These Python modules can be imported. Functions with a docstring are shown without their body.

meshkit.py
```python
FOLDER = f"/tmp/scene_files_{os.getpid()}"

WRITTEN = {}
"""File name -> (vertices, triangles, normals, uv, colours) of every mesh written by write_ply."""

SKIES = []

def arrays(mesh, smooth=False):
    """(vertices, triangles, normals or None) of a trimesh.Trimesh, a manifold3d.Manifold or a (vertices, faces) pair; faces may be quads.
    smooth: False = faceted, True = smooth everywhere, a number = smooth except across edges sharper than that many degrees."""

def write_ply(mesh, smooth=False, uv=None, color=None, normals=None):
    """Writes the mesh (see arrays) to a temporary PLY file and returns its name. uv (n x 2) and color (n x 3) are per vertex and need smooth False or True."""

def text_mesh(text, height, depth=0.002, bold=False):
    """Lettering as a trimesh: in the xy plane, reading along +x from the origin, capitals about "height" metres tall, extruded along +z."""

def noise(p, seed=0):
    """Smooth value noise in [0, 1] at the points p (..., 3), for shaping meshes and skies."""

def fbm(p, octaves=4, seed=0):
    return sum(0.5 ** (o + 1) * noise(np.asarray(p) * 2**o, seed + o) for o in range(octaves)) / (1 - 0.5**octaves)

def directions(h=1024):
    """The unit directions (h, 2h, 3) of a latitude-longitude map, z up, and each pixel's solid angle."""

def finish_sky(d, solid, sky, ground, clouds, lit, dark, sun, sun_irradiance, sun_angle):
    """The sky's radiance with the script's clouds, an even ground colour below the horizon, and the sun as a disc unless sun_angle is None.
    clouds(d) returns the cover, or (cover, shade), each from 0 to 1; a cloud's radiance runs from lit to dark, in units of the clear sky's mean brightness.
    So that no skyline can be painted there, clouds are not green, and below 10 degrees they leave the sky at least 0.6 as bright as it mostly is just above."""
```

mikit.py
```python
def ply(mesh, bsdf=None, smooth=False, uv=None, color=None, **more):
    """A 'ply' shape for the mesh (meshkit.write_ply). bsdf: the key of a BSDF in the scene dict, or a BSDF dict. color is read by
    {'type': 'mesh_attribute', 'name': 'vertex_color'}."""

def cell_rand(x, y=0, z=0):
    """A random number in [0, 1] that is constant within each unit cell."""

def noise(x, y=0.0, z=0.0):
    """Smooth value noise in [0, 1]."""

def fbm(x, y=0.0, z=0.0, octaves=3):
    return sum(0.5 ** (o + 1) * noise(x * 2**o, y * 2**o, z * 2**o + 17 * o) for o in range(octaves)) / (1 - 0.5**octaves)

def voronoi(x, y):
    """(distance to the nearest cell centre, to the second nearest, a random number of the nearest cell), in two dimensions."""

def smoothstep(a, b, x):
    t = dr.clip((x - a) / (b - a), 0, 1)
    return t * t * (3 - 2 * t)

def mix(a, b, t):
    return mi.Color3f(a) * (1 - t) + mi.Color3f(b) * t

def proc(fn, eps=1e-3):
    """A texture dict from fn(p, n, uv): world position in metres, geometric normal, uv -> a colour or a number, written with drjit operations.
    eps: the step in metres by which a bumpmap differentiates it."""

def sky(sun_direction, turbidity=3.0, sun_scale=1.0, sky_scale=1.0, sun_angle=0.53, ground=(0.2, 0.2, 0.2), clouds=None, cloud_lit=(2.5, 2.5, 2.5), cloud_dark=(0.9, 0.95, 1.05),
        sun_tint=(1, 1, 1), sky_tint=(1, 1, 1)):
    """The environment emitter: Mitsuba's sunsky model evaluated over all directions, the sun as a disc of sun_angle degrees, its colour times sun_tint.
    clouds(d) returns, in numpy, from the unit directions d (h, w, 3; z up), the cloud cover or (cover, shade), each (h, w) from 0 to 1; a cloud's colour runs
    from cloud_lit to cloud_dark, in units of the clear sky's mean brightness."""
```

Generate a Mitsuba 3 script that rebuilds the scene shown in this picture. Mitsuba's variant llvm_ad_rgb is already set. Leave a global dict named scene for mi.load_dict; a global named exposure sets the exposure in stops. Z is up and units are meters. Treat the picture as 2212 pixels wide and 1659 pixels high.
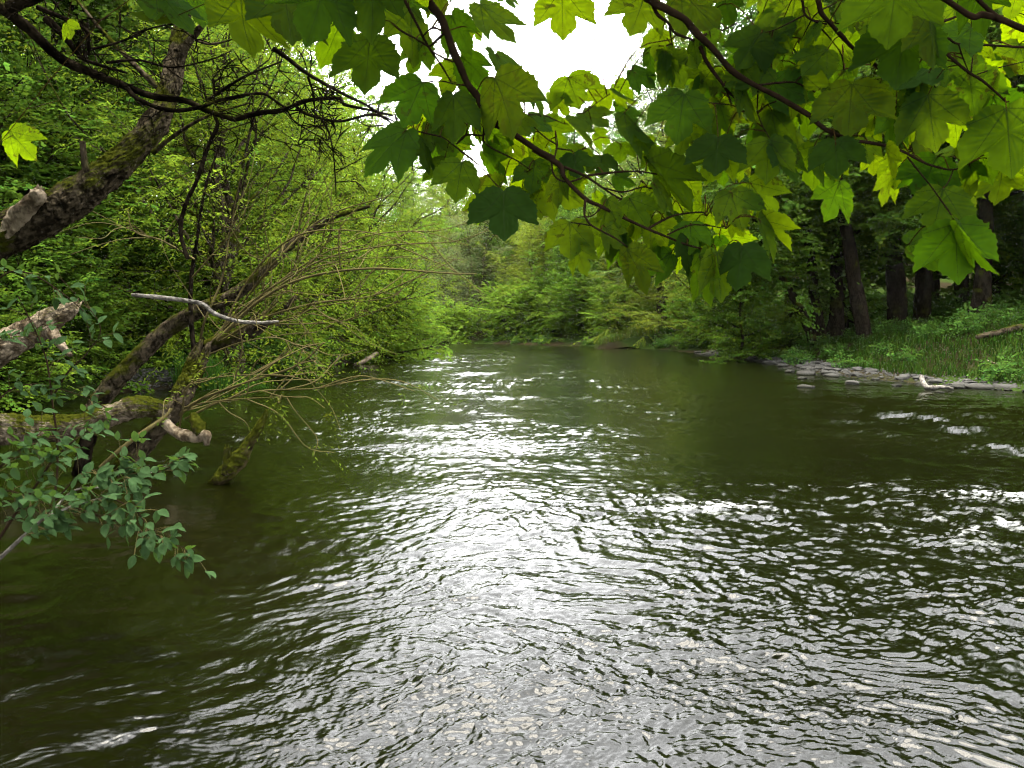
import math, numpy as np, drjit as dr, mitsuba as mi, mikit, meshkit
from mikit import noise, fbm, smoothstep, mix, proc, cell_rand
T = mi.ScalarTransform4f
# ------------------------------------------------------------------ camera, sky, exposure
EYE, PITCH, FOV = np.array([0.0, 0.0, 1.5]), math.radians(4.27), 65.0
FWD = np.array([0, math.cos(PITCH), -math.sin(PITCH)])
scene, labels = {}, {}
scene['camera'] = {'type': 'perspective', 'fov': FOV, 'fov_axis': 'x', 'near_clip': 0.05, 'far_clip': 2000.0,
                   'to_world': T().look_at(origin=EYE.tolist(), target=(EYE + FWD).tolist(), up=[0, 0, 1])}
def cloud_cover(d):
    return np.ones(d.shape[:2]), 0.55 * meshkit.fbm(d * 2.2 + 7.3, 4, seed=5)
scene['sky'] = mikit.sky((-0.12, 0.12, 0.985), turbidity=3, sun_scale=0.36, sun_angle=60, sun_tint=(0.92, 1.0, 1.06), clouds=cloud_cover,
                         cloud_lit=(2.5, 2.5, 2.5), cloud_dark=(1.3, 1.33, 1.38))
exposure = 5.25
# ------------------------------------------------------------------ helpers
F = 1106 / math.tan(math.radians(FOV / 2))          # focal length in the units the layout was measured in (2212 wide)
UPV = np.array([0, math.sin(PITCH), math.cos(PITCH)])
def P(u, v, d):                                      # the point at distance d (metres along y) that was measured at u, v
    r = FWD + np.array([1.0, 0, 0]) * (u - 1106) / F - UPV * (v - 829.5) / F
    return EYE + r * d / r[1]
def unit(a): return a / np.maximum(np.linalg.norm(a, axis=-1, keepdims=True), 1e-12)
def ref(k): return {'type': 'ref', 'id': k}
def add(key, mesh, bsdf, **kw):
    scene[key] = mikit.ply(mesh, bsdf, **kw)
    return key
def tag(key, label, cat=None, group=None, kind=None):
    labels[key] = {'label': label}
    if cat: labels[key]['category'] = cat
    if group: labels[key]['group'] = group
    if kind: labels[key]['kind'] = kind
counts = {}
def numbered(name):
    n = counts.get(name, 0); counts[name] = n + 1
    return name if n == 0 else f'{name}_{n:03d}'
def cat(meshes):
    vs, fs, o = [], [], 0
    for v, f in meshes:
        vs.append(v); fs.append(np.asarray(f) + o); o += len(v)
    return np.vstack(vs), np.vstack(fs)
def curve(pts, n):                                   # Catmull-Rom through the points
    p = np.asarray(pts, float)
    if len(p) == 2: return p[0] + (p[1] - p[0]) * np.linspace(0, 1, n)[:, None]
    q = np.vstack([2 * p[0] - p[1], p, 2 * p[-1] - p[-2]])
    t = np.linspace(0, len(p) - 1 - 1e-9, n); i = t.astype(int); t = (t - i)[:, None]
    a, b, c, d = q[i], q[i + 1], q[i + 2], q[i + 3]
    return 0.5 * (2 * b + (c - a) * t + (2 * a - 5 * b + 4 * c - d) * t**2 + (3 * b - a - 3 * c + d) * t**3)
def tube(pts, rad, sides=6, n=None, rough=0.0, seed=0, cap=True, freq=3.0, fiss=0.0, torn=0.0):
    pts = np.asarray(pts, float); rad = np.broadcast_to(rad, (len(pts),))
    if n is None: n = max(2, 4 * (len(pts) - 1))
    p = curve(pts, n); r = np.interp(np.linspace(0, 1, n), np.linspace(0, 1, len(pts)), rad)
    t = unit(np.gradient(p, axis=0))
    a = np.cross(t[0], [0, 0, 1.0] if abs(t[0][2]) < 0.9 else [1.0, 0, 0]); fr = []
    for k in range(n):
        a = a - t[k] * (a @ t[k]); a /= np.linalg.norm(a) + 1e-12; fr.append(a)
    a = np.array(fr); b = np.cross(t, a)
    ang = np.arange(sides) * 2 * np.pi / sides
    ring = np.cos(ang)[None, :, None] * a[:, None] + np.sin(ang)[None, :, None] * b[:, None]
    rr = np.broadcast_to(r[:, None], (n, sides)).copy()
    if rough:
        q = p[:, None] + ring * r[:, None, None]
        rr *= 1 + rough * (meshkit.fbm(q * freq, 4, seed) - 0.5) * 2 + 0.5 * rough * (meshkit.noise(np.stack([np.broadcast_to(ang * sides / 6.3, (n, sides)), np.broadcast_to(np.linspace(0, 1, n)[:, None] * n * .25, (n, sides)), 0 * rr], -1), seed) - .5)
    if fiss:
        s_ = np.concatenate([[0], np.cumsum(np.linalg.norm(np.diff(p, axis=0), axis=1))])[:, None] + 0 * rr
        tw = ang + 0.5 * (meshkit.noise(np.stack([s_ * 2, 0 * s_, 0 * s_ + seed], -1)) - .5)
        R0 = float(np.mean(r)); q = np.stack([np.cos(tw) * R0 * 24, np.sin(tw) * R0 * 24, s_ * 5.5], -1)
        rr += fiss * (np.abs(2 * meshkit.fbm(q, 3, seed + 3) - 1)**.7 - .3) + fiss * .35 * (meshkit.noise(q * [3, 3, 5], seed) - .5)
    P3 = p[:, None] + ring * rr[..., None]
    if torn:
        e = np.clip((np.arange(n) - n * .86) / (n * .14), 0, 1)[:, None, None]
        P3 = P3 + t[-1] * e * torn * (meshkit.noise(np.stack([np.cos(ang) * 3.1, np.sin(ang) * 3.1, 0 * ang + seed], -1), seed) - .55)[None, :, None] * 2
    v = P3.reshape(-1, 3)
    i, j = np.meshgrid(np.arange(n - 1), np.arange(sides), indexing='ij')
    A, B, C, D = i * sides + j, i * sides + (j + 1) % sides, (i + 1) * sides + (j + 1) % sides, (i + 1) * sides + j
    f = np.concatenate([np.stack([A, B, C], -1).reshape(-1, 3), np.stack([A, C, D], -1).reshape(-1, 3)])
    if cap:
        m = len(v); v = np.vstack([v, p[:1], p[-1:]]); k = np.arange(sides)
        f = np.vstack([f, np.stack([k * 0 + m, (k + 1) % sides, k], 1), np.stack([k * 0 + m + 1, (n - 1) * sides + k, (n - 1) * sides + (k + 1) % sides], 1)])
    return v, f
# ------------------------------------------------------------------ materials
def two(b): return {'type': 'twosided', 'bsdf': b}
def diffuse(fn): return {'type': 'diffuse', 'reflectance': proc(fn)}
def leafy(color, trans=1.0, rough=0.45):             # thin leaf: colour comes from the leaf's own vertex colour
    return {'type': 'principledthin', 'base_color': color, 'roughness': rough, 'diff_trans': trans, 'eta': 1.28}
scene['crown_leaf'] = leafy({'type': 'mesh_attribute', 'name': 'vertex_color'}, 1.0, 0.5)
def veins(uv):                                       # 1 on the five main veins and their side veins of a lobed leaf
    k = dr.floor(uv.x / 4 + 0.5); x, y = dr.abs(uv.x - 4 * k), uv.y
    best = mi.Float(9.0)
    for dx, dy, w in ((0.0, 1.0, 1.0), (0.62, 0.78, .9), (0.96, 0.22, .7)):
        l = math.hypot(dx, dy); ux, uy = dx / l, dy / l
        along = x * ux + y * uy; off = dr.abs(x * uy - y * ux)
        side = dr.abs(dr.abs((along - off * 0.75) * 9 - dr.floor((along - off * 0.75) * 9)) - 0.5) / 9
        main = off / dr.maximum(0.004, 0.014 * w * (1.1 - along))
        best = dr.minimum(best, dr.select(along > 0, main, 9.0))
        best = dr.minimum(best, dr.select((along > 0) & (off < 0.3), dr.maximum(1 - 0.0, (side / 0.0045) + off * 3), 9.0) + 0.35)
    return 1 - smoothstep(0.5, 1.6, best), k
def leaf_trans(p, n, uv):
    v, k = veins(uv)
    r = cell_rand(k, 3, 1)
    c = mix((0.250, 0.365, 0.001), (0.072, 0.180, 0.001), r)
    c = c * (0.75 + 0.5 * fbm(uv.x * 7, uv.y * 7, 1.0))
    c = c * dr.select(k > 14.5, 0.42, 1.0)  # shade of overlapping leaves, put into the colour of the marked ones
    spot = smoothstep(0.66, 0.72, fbm(uv.x * 6 + 11, uv.y * 6, k, 4)) * smoothstep(0.35, 0.5, cell_rand(k, 9, 4))
    c = mix(c, (0.07, 0.05, 0.005), 0.75 * spot)
    return c * (1 - 0.55 * v)
def leaf_refl(p, n, uv):
    v, k = veins(uv)
    r = cell_rand(k, 5, 2)
    c = mix((0.018, 0.042, 0.012), (0.022, 0.048, 0.008), r) * (0.8 + 0.4 * fbm(uv.x * 11, uv.y * 11, 4.0))
    return mix(c, (0.05, 0.085, 0.025), 0.5 * v)
scene['sycamore_leaf'] = {'type': 'blendbsdf', 'weight': 0.5,
    'a': {'type': 'principledthin', 'base_color': proc(leaf_trans), 'roughness': 0.5, 'diff_trans': 2.0, 'eta': 1.01},
    'b': {'type': 'principledthin', 'base_color': proc(leaf_refl), 'roughness': 0.38, 'diff_trans': 0.0, 'eta': 1.5}}
def oval_t(p, n, uv):
    return mix((0.06, 0.105, 0.008), (0.022, 0.055, 0.010), fbm(p.x * 6, p.y * 6, p.z * 6)) * (1 - 0.35 * (1 - smoothstep(0.01, 0.04, dr.abs(uv.x))))
def oval_r(p, n, uv):
    rib = 1 - smoothstep(0.008, 0.03, dr.abs(uv.x))
    side = smoothstep(0.75, 1.0, dr.abs(dr.sin((uv.y - dr.abs(uv.x) * 0.9) * 19)))
    return mix(mix((0.046, 0.088, 0.036), (0.020, 0.048, 0.016), fbm(p.x * 5, p.y * 5, p.z * 5)), (0.06, 0.09, 0.04), 0.5 * dr.maximum(rib, side * 0.5))
scene['oval_leaf'] = {'type': 'blendbsdf', 'weight': 0.62,
    'a': {'type': 'principledthin', 'base_color': proc(oval_t), 'roughness': 0.5, 'diff_trans': 2.0, 'eta': 1.01},
    'b': {'type': 'principledthin', 'base_color': proc(oval_r), 'roughness': 0.42, 'diff_trans': 0.0, 'eta': 1.5}}
def bark(light, dark, moss, moss_top=0.0, scale=9.0):
    def fn(p, n, uv):
        a = 0.45 * fbm(p.x * scale, p.y * scale, p.z * scale * 0.5, 3) + 0.55 * fbm(p.x * scale * 3.3, p.y * scale * 3.3, p.z * scale * 1.4, 4)
        c = mix(dark, light, smoothstep(0.38, 0.64, a))
        m = smoothstep(0.42, 0.62, fbm(p.x * 3 + 5, p.y * 3, p.z * 3, 3) + moss_top * n.z * 0.35 + moss)
        green = mix((0.045, 0.06, 0.008), (0.13, 0.14, 0.015), fbm(p.x * 40, p.y * 40, p.z * 40, 2))
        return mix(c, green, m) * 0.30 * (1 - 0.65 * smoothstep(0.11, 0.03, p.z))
    def h(p, n, uv): return fbm(p.x * scale * 2, p.y * scale * 2, p.z * scale * 0.8, 4) + 0.5 * dr.abs(fbm(p.x * scale * 5, p.y * scale * 5, p.z * scale * 1.6, 3) - 0.5)
    return two({'type': 'bumpmap', 'arbitrary': proc(h, 0.004), 'scale': 0.09, 'bsdf': diffuse(fn)})
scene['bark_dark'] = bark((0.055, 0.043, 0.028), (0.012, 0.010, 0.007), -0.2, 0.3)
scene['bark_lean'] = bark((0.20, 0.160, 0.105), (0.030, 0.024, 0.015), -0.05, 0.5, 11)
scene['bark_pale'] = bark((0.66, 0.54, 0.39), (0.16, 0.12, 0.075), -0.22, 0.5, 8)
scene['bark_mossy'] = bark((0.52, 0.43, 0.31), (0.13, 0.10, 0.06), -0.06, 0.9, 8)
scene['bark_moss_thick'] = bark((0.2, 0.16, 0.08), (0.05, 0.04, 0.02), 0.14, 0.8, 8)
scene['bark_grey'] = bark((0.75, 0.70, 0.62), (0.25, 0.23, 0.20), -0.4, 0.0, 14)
scene['willow_shoot'] = two(diffuse(lambda p, n, uv: mix((0.10, 0.085, 0.035), (0.04, 0.034, 0.014), fbm(p.x * 6, p.y * 6, p.z * 6))))
scene['twig_dark'] = two(diffuse(lambda p, n, uv: mix((0.010, 0.007, 0.0045), (0.030, 0.020, 0.012), fbm(p.x * 60, p.y * 60, p.z * 60))))
scene['petiole_red'] = two(diffuse(lambda p, n, uv: mix((0.05, 0.018, 0.010), (0.04, 0.036, 0.008), fbm(p.x * 9, p.y * 9, p.z * 9))))
def soil(p, n, uv):
    a = fbm(p.x * 1.3, p.y * 1.3, p.z, 4)
    c = mix((0.022, 0.018, 0.010), (0.05, 0.040, 0.022), a)
    return 0.42 * mix(c, (0.035, 0.06, 0.012), smoothstep(0.36, 0.56, fbm(p.x * 0.5 + 9, p.y * 0.5, 2.0, 4)))
scene['soil'] = two({'type': 'bumpmap', 'arbitrary': proc(lambda p, n, uv: fbm(p.x * 5, p.y * 5, p.z * 5, 4), 0.01), 'scale': 0.1, 'bsdf': diffuse(soil)})
def rock(p, n, uv):
    a = fbm(p.x * 7, p.y * 7, p.z * 7, 4)
    c = mix((0.06, 0.06, 0.056), (0.23, 0.225, 0.21), a) * (0.7 + 0.6 * cell_rand(dr.floor(p.x * 1.7), dr.floor(p.y * 1.7)))
    wet = smoothstep(0.10, 0.03, p.z)
    return mix(c, (0.03, 0.032, 0.02), 0.7 * wet) * 0.27
scene['rock'] = two({'type': 'bumpmap', 'arbitrary': proc(lambda p, n, uv: fbm(p.x * 22, p.y * 22, p.z * 22, 4), 0.004), 'scale': 0.03, 'bsdf': diffuse(rock)})
scene['grass_blade'] = leafy({'type': 'mesh_attribute', 'name': 'vertex_color'}, 0.9, 0.45)
scene['river_water'] = two({'type': 'principled', 'roughness': 0.13, 'eta': 1.33, 'base_color': {'type': 'mesh_attribute', 'name': 'vertex_color'}})
# ------------------------------------------------------------------ land form
LY = np.array([-30, -6, 1, 3, 5, 8, 12, 15.5, 17.5, 19, 21, 25, 32, 40, 50, 57, 61, 66, 75.0])
LX = np.array([-8, -4, -3.2, -3.3, -4.6, -7.6, -9.4, -9.3, -8.6, -7.9, -7.3, -6.7, -6.3, -6.7, -7.0, -8.0, -11, -24, -60.0])
RY = np.array([-30, -6, 3, 8, 14, 17.5, 20, 22.5, 25, 30, 37, 46, 51, 55, 59, 63, 68, 78.0])
RX = np.array([8, 7, 8, 10.5, 12, 11.4, 10.2, 9.5, 9.3, 9.8, 9.7, 8.9, 6.9, 4.2, 0.5, -4, -12, -48.0])
def land(x, y):
    x, y = np.asarray(x, float), np.asarray(y, float)
    pos = np.stack([x, y, 0 * x], -1)
    w = 0.5 * (meshkit.fbm(pos * 0.7, 3, 3) - 0.5)
    dl, dr_ = np.interp(y, LY, LX) - x + w, x - np.interp(y, RY, RX) + w
    d = np.maximum(dl, dr_)
    left = np.interp(dl, [-3, 0, 0.6, 2, 5, 14, 40, 120, 400], [-0.7, 0, 0.28, 0.75, 1.9, 6.0, 15, 24, 24])
    right = np.interp(dr_, [-3, 0, 1.6, 3.0, 6, 12, 30, 60, 120, 400], [-0.7, 0, 0.24, 0.8, 1.45, 1.9, 3.6, 9, 20, 24]) + .3 * np.exp(-((x - 16) / 4)**2 - ((y - 22) / 6)**2) * np.clip((dr_ - 1) / 3, 0, 1)
    far = np.interp(y, [60, 70, 95, 140, 400], [0, 0.5, 6, 16, 24])
    h = np.where(dl > dr_, left, right) + np.where(d > 0, far * np.clip(d / 8, 0, 1), 0)
    return h + np.where(d > 0.5, 0.25 * (meshkit.fbm(pos * 0.45 + 4, 4, 8) - 0.5) * np.clip(d / 3, 0, 1), 0)
def grid(xs, ys, zf):
    X, Y = np.meshgrid(xs, ys, indexing='ij'); Z = zf(X, Y)
    n, m = X.shape; i, j = np.meshgrid(np.arange(n - 1), np.arange(m - 1), indexing='ij')
    a, b, c, d = i * m + j, (i + 1) * m + j, (i + 1) * m + j + 1, i * m + j + 1
    return np.stack([X, Y, Z], -1).reshape(-1, 3), np.concatenate([np.stack([a, b, c], -1).reshape(-1, 3), np.stack([a, c, d], -1).reshape(-1, 3)])
def stretch(lo, a, b, hi, step, big): return np.unique(np.round(np.concatenate([np.linspace(lo, a, big), np.arange(a, b, step), np.linspace(b, hi, big)]), 4))
add('ground', grid(stretch(-400, -30, 30, 400, 0.3, 26), stretch(-300, -8, 85, 400, 0.4, 26), land), 'soil', smooth=True)
tag('ground', 'dark earth of the river banks and wooded slopes', kind='structure')
# ------------------------------------------------------------------ river
def g2(x, y, cx, cy, sx, sy): return np.exp(-((x - cx) / sx)**2 - ((y - cy) / sy)**2)
def ridge(n, k=1.0): return 1 - np.abs(2 * n - 1)**k
def waves(x, y, parts=False):
    z0 = 0 * x
    N = lambda a, b, s: meshkit.noise(np.stack([a, b, z0 + 0.37 * s], -1), s)
    wx = x + 0.35 * (N(x * 1.3, y * 1.1, 1) - .5) + 0.12 * (N(x * 4, y * 4, 2) - .5)
    wy = y + 0.35 * (N(x * 1.3, y * 1.1, 3) - .5) + 0.12 * (N(x * 4, y * 4, 4) - .5)
    near = np.clip((9 - y) / 6, 0, 1)
    # how lively the surface is: riffle across the stream, calm tongue behind it, slack water along the left bank
    riffle = 1.0 * g2(x, y, 1.4, 6.3, 1.8, .8) + 1.1 * g2(x, y, 4.6, 6.3, 2.0, 1.5) + .8 * g2(x, y, 3.4, 4.4, 2.2, 1.5) + .45 * g2(x, y, -.8, 7.0, 1.2, .8) + 1.0 * g2(x, y, 7.6, 12.0, 2.2, 3.8) + .45 * g2(x, y, 1, 3, 2, 1)
    riffle = np.minimum(riffle, 1.2) * (.35 + .95 * N(x * 1.1 + 2, y * 1.0, 34))
    calm = np.clip(0.95 * g2(x, y, 2.8, 10.0, 2.0, 1.8) + .8 * g2(x, y, 5.0, 32, 4, 9) + .6 * g2(x, y, -3.0, 6.5, 1.6, 1.6), 0, .93)
    slack = np.clip((-0.35 - x - 0.2 * (y - 2.7)) / 1.3, 0, 1) * np.clip((7.5 - y) / 2.5, 0, 1)
    wx = wx + 0.25 * np.sin(3.1 * N(x * .9, y * .9, 31) * 2) * near; wy = wy + 0.22 * np.sin(6.2 * N(x * .8 + 4, y * .8, 32)) * near
    pn = .6 * N(wx * .75, wy * .55, 5) + .4 * N(wx * 1.9 + .8 * wy, wy * 2.1, 33)
    patch = 0.18 + 1.65 * np.clip((pn - .22) / .5, 0, 1)
    a = wy + near * 0.5 * np.sqrt((wx - 0.2)**2 + 0.8)          # crest lines spread out from mid-stream towards the camera
    b = wx
    live = (1 - calm) * (1 - 0.6 * slack) * patch
    far = np.interp(y, [2, 8, 16, 24, 36, 46, 55], [.95, 1.25, 1.8, 2.3, 2.6, 1.6, .5]) * np.where(y > 14, np.interp(x, [-6, -3, 2, 5], [.6, 1, 1, .55]), 1)
    sw = 2.5 * (N(x * 5, y * 5, 21) - .5)
    h = 0.022 * (N(a * 1.5, b * .8, 11) - .5) * live * far * (1 - .8 * slack)
    h += (0.014 + .008 * slack) * (N(a * 3.6 + 3, b * 1.9, 12) - .5) * live * far
    h += 0.0075 * (ridge(N(a * 8.5, b * 6 + 5, 13), 1.4) - .5) * live * far
    h += 0.016 * slack * (N(x * 4.2 + .8 * wy, y * 5.5, 51) - .5) + 0.007 * slack * (N(x * 9 + sw, y * 11, 52) - .5)
    sw2 = sw + 1.6 * (N(x * 13, y * 13, 22) - .5)
    h += 0.0085 * (N(a * 17 + sw, b * 14 + sw, 14) - .5) * live * far
    fine = np.clip((15 - y) / 7, 0, 1) * np.clip((x + 1.1 + .15 * y) / 1.2, 0.26, 1) * (1 - calm)
    h += 0.0066 * (ridge(N(a * 34 + sw2, b * 27 + sw2, 15), 1.2) - .5) * fine * (0.35 + .65 * patch)
    h += 0.0040 * (ridge(N(a * 60 - sw2, b * 50 + sw2, 16), 1.2) - .5) * fine * np.clip((8 - y) / 3, 0, 1) * (0.3 + .7 * patch)
    h += riffle * (0.055 * (ridge(N(wy * 1.5 - .35 * wx, wx * .8 + .3 * wy, 17), 1.5) - .55) + 0.028 * (ridge(N(wy * 4.2, wx * 2.6, 18), 1.3) - .5) + 0.022 * (ridge(N(wy * 12 + sw2, wx * 9 + sw2, 19), 1.3) - .5) + .010 * (ridge(N(wy * 30 + sw2, wx * 24 + sw2, 20)) - .5))
    h += 0.19 * g2(x, y, 6.8, 12.2, 2.1, 3.6) * (ridge(N(wy * 1.3, wx * .9 + .4 * wy, 41), 1.4) - .5) * (.3 + 1.2 * N(x * .7, y * .5, 42)) + 0.06 * g2(x, y, 6.5, 12.5, 3, 4.5) * (N(wy * 3, wx * 2.4, 43) - .5)
    if parts: return h, ridge(N(wy * 4.2, wx * 2.6, 18), 1.3)
    return h
def water_colour(v, crest=None):                       # murky olive water, browner over the shallow bed at the near left, white where the riffle breaks
    x, y = v[:, 0], v[:, 1]; N = lambda s, k: meshkit.fbm(np.stack([x * s, y * s * .7, 0 * x], -1), 3, k)[:, None]
    c = np.array([.0013, .0017, .0001]) + np.array([.0009, .0010, .0001]) * N(.5, 1)
    sh = (np.clip((-.6 - x) / 1.8, 0, 1) * np.clip((6.5 - y) / 4, 0, 1))[:, None] * .8
    c = c * (1 - sh) + sh * (np.array([.0012, .0008, .0001]) + np.array([.0013, .0011, .0002]) * N(3, 2))
    if crest is not None:
        reg = np.clip(1.0 * g2(x, y, 1.5, 6.45, .55, .28) + .75 * g2(x, y, 4.4, 6.8, .7, .3) + .45 * g2(x, y, 3.4, 5.6, 1.0, .5) + .4 * g2(x, y, 5.0, 5.2, 1.0, .8) + .3 * g2(x, y, .1, 7.0, .9, .2) + .25 * g2(x, y, 2.6, 7.3, 1.2, .18), 0, 1)
        m = np.clip((crest * .55 + .6 * N(14, 3)[:, 0] + .42 * reg - .93) / .16, 0, 1) * np.clip(reg * 1.8, 0, 1)
        m = m * np.clip((meshkit.noise(np.stack([x * 26, y * 34, 0 * x], -1), 7) * .6 + meshkit.noise(np.stack([x * 60, y * 75, 0 * x], -1), 8) * .4 - .40) / .22, 0, 1)
        c = c + m[:, None] * np.array([.42, .44, .45])
    return c
def rows(y0, y1, k, lo, hi):
    out = [y0]
    while out[-1] < y1: out.append(out[-1] + min(hi, max(lo, k * out[-1]**2)))
    return np.array(out)
def fan(ys, ncol, wmul, wadd, lim=(-13.5, 13.5)):
    s = np.linspace(-1, 1, ncol); half = np.minimum(wmul * np.abs(ys) + wadd, 14)
    X = np.clip(half[:, None] * s[None, :], *lim) + 0 * ys[:, None]; Y = np.broadcast_to(ys[:, None], X.shape)
    n, m = X.shape; i, j = np.meshgrid(np.arange(n - 1), np.arange(m - 1), indexing='ij')
    a, b, c, d = i * m + j, i * m + j + 1, (i + 1) * m + j + 1, (i + 1) * m + j
    return np.stack([X, Y, waves(X, Y)], -1).reshape(-1, 3), np.concatenate([np.stack([a, b, c], -1).reshape(-1, 3), np.stack([a, c, d], -1).reshape(-1, 3)])
def water(key, m, smooth=False, foam=False):
    v = m[0]; col = water_colour(v, waves(v[:, 0], v[:, 1], True)[1] if foam else None)
    if not smooth: m = (m[0], m[1])
    add(key, m, 'river_water', smooth=smooth, color=col)
near_rows = rows(1.9, 9.0, 0.0007, 0.0065, 9)
water('water', fan(near_rows, 820, 0.74, 0.8), True, True)
mid_rows = rows(near_rows[-1], 22.0, 0.0007, 0.01, 0.25)
water('water__upstream', fan(mid_rows, 560, 0.72, 1.5))
v, f = fan(np.arange(mid_rows[-1], 84, 0.2), 300, 0.72, 2)
v[:, 0] = np.where(v[:, 1] > 55, v[:, 0] * (1 + (v[:, 1] - 55) * 0.08), v[:, 0])
water('water__far_reach', (v, f))
water('water__below_camera', grid(np.linspace(-14, 14, 160), np.linspace(-12, 1.9, 60), waves), True)
tag('water', 'rippled olive green river reflecting the white sky', kind='structure')
water('water__margin', grid(np.linspace(-16, 16, 60), np.linspace(-14, 84, 160), lambda x, y: -0.11 + 0.01 * meshkit.noise(np.stack([x * 2, y * 2, 0 * x], -1))), True)
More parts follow.
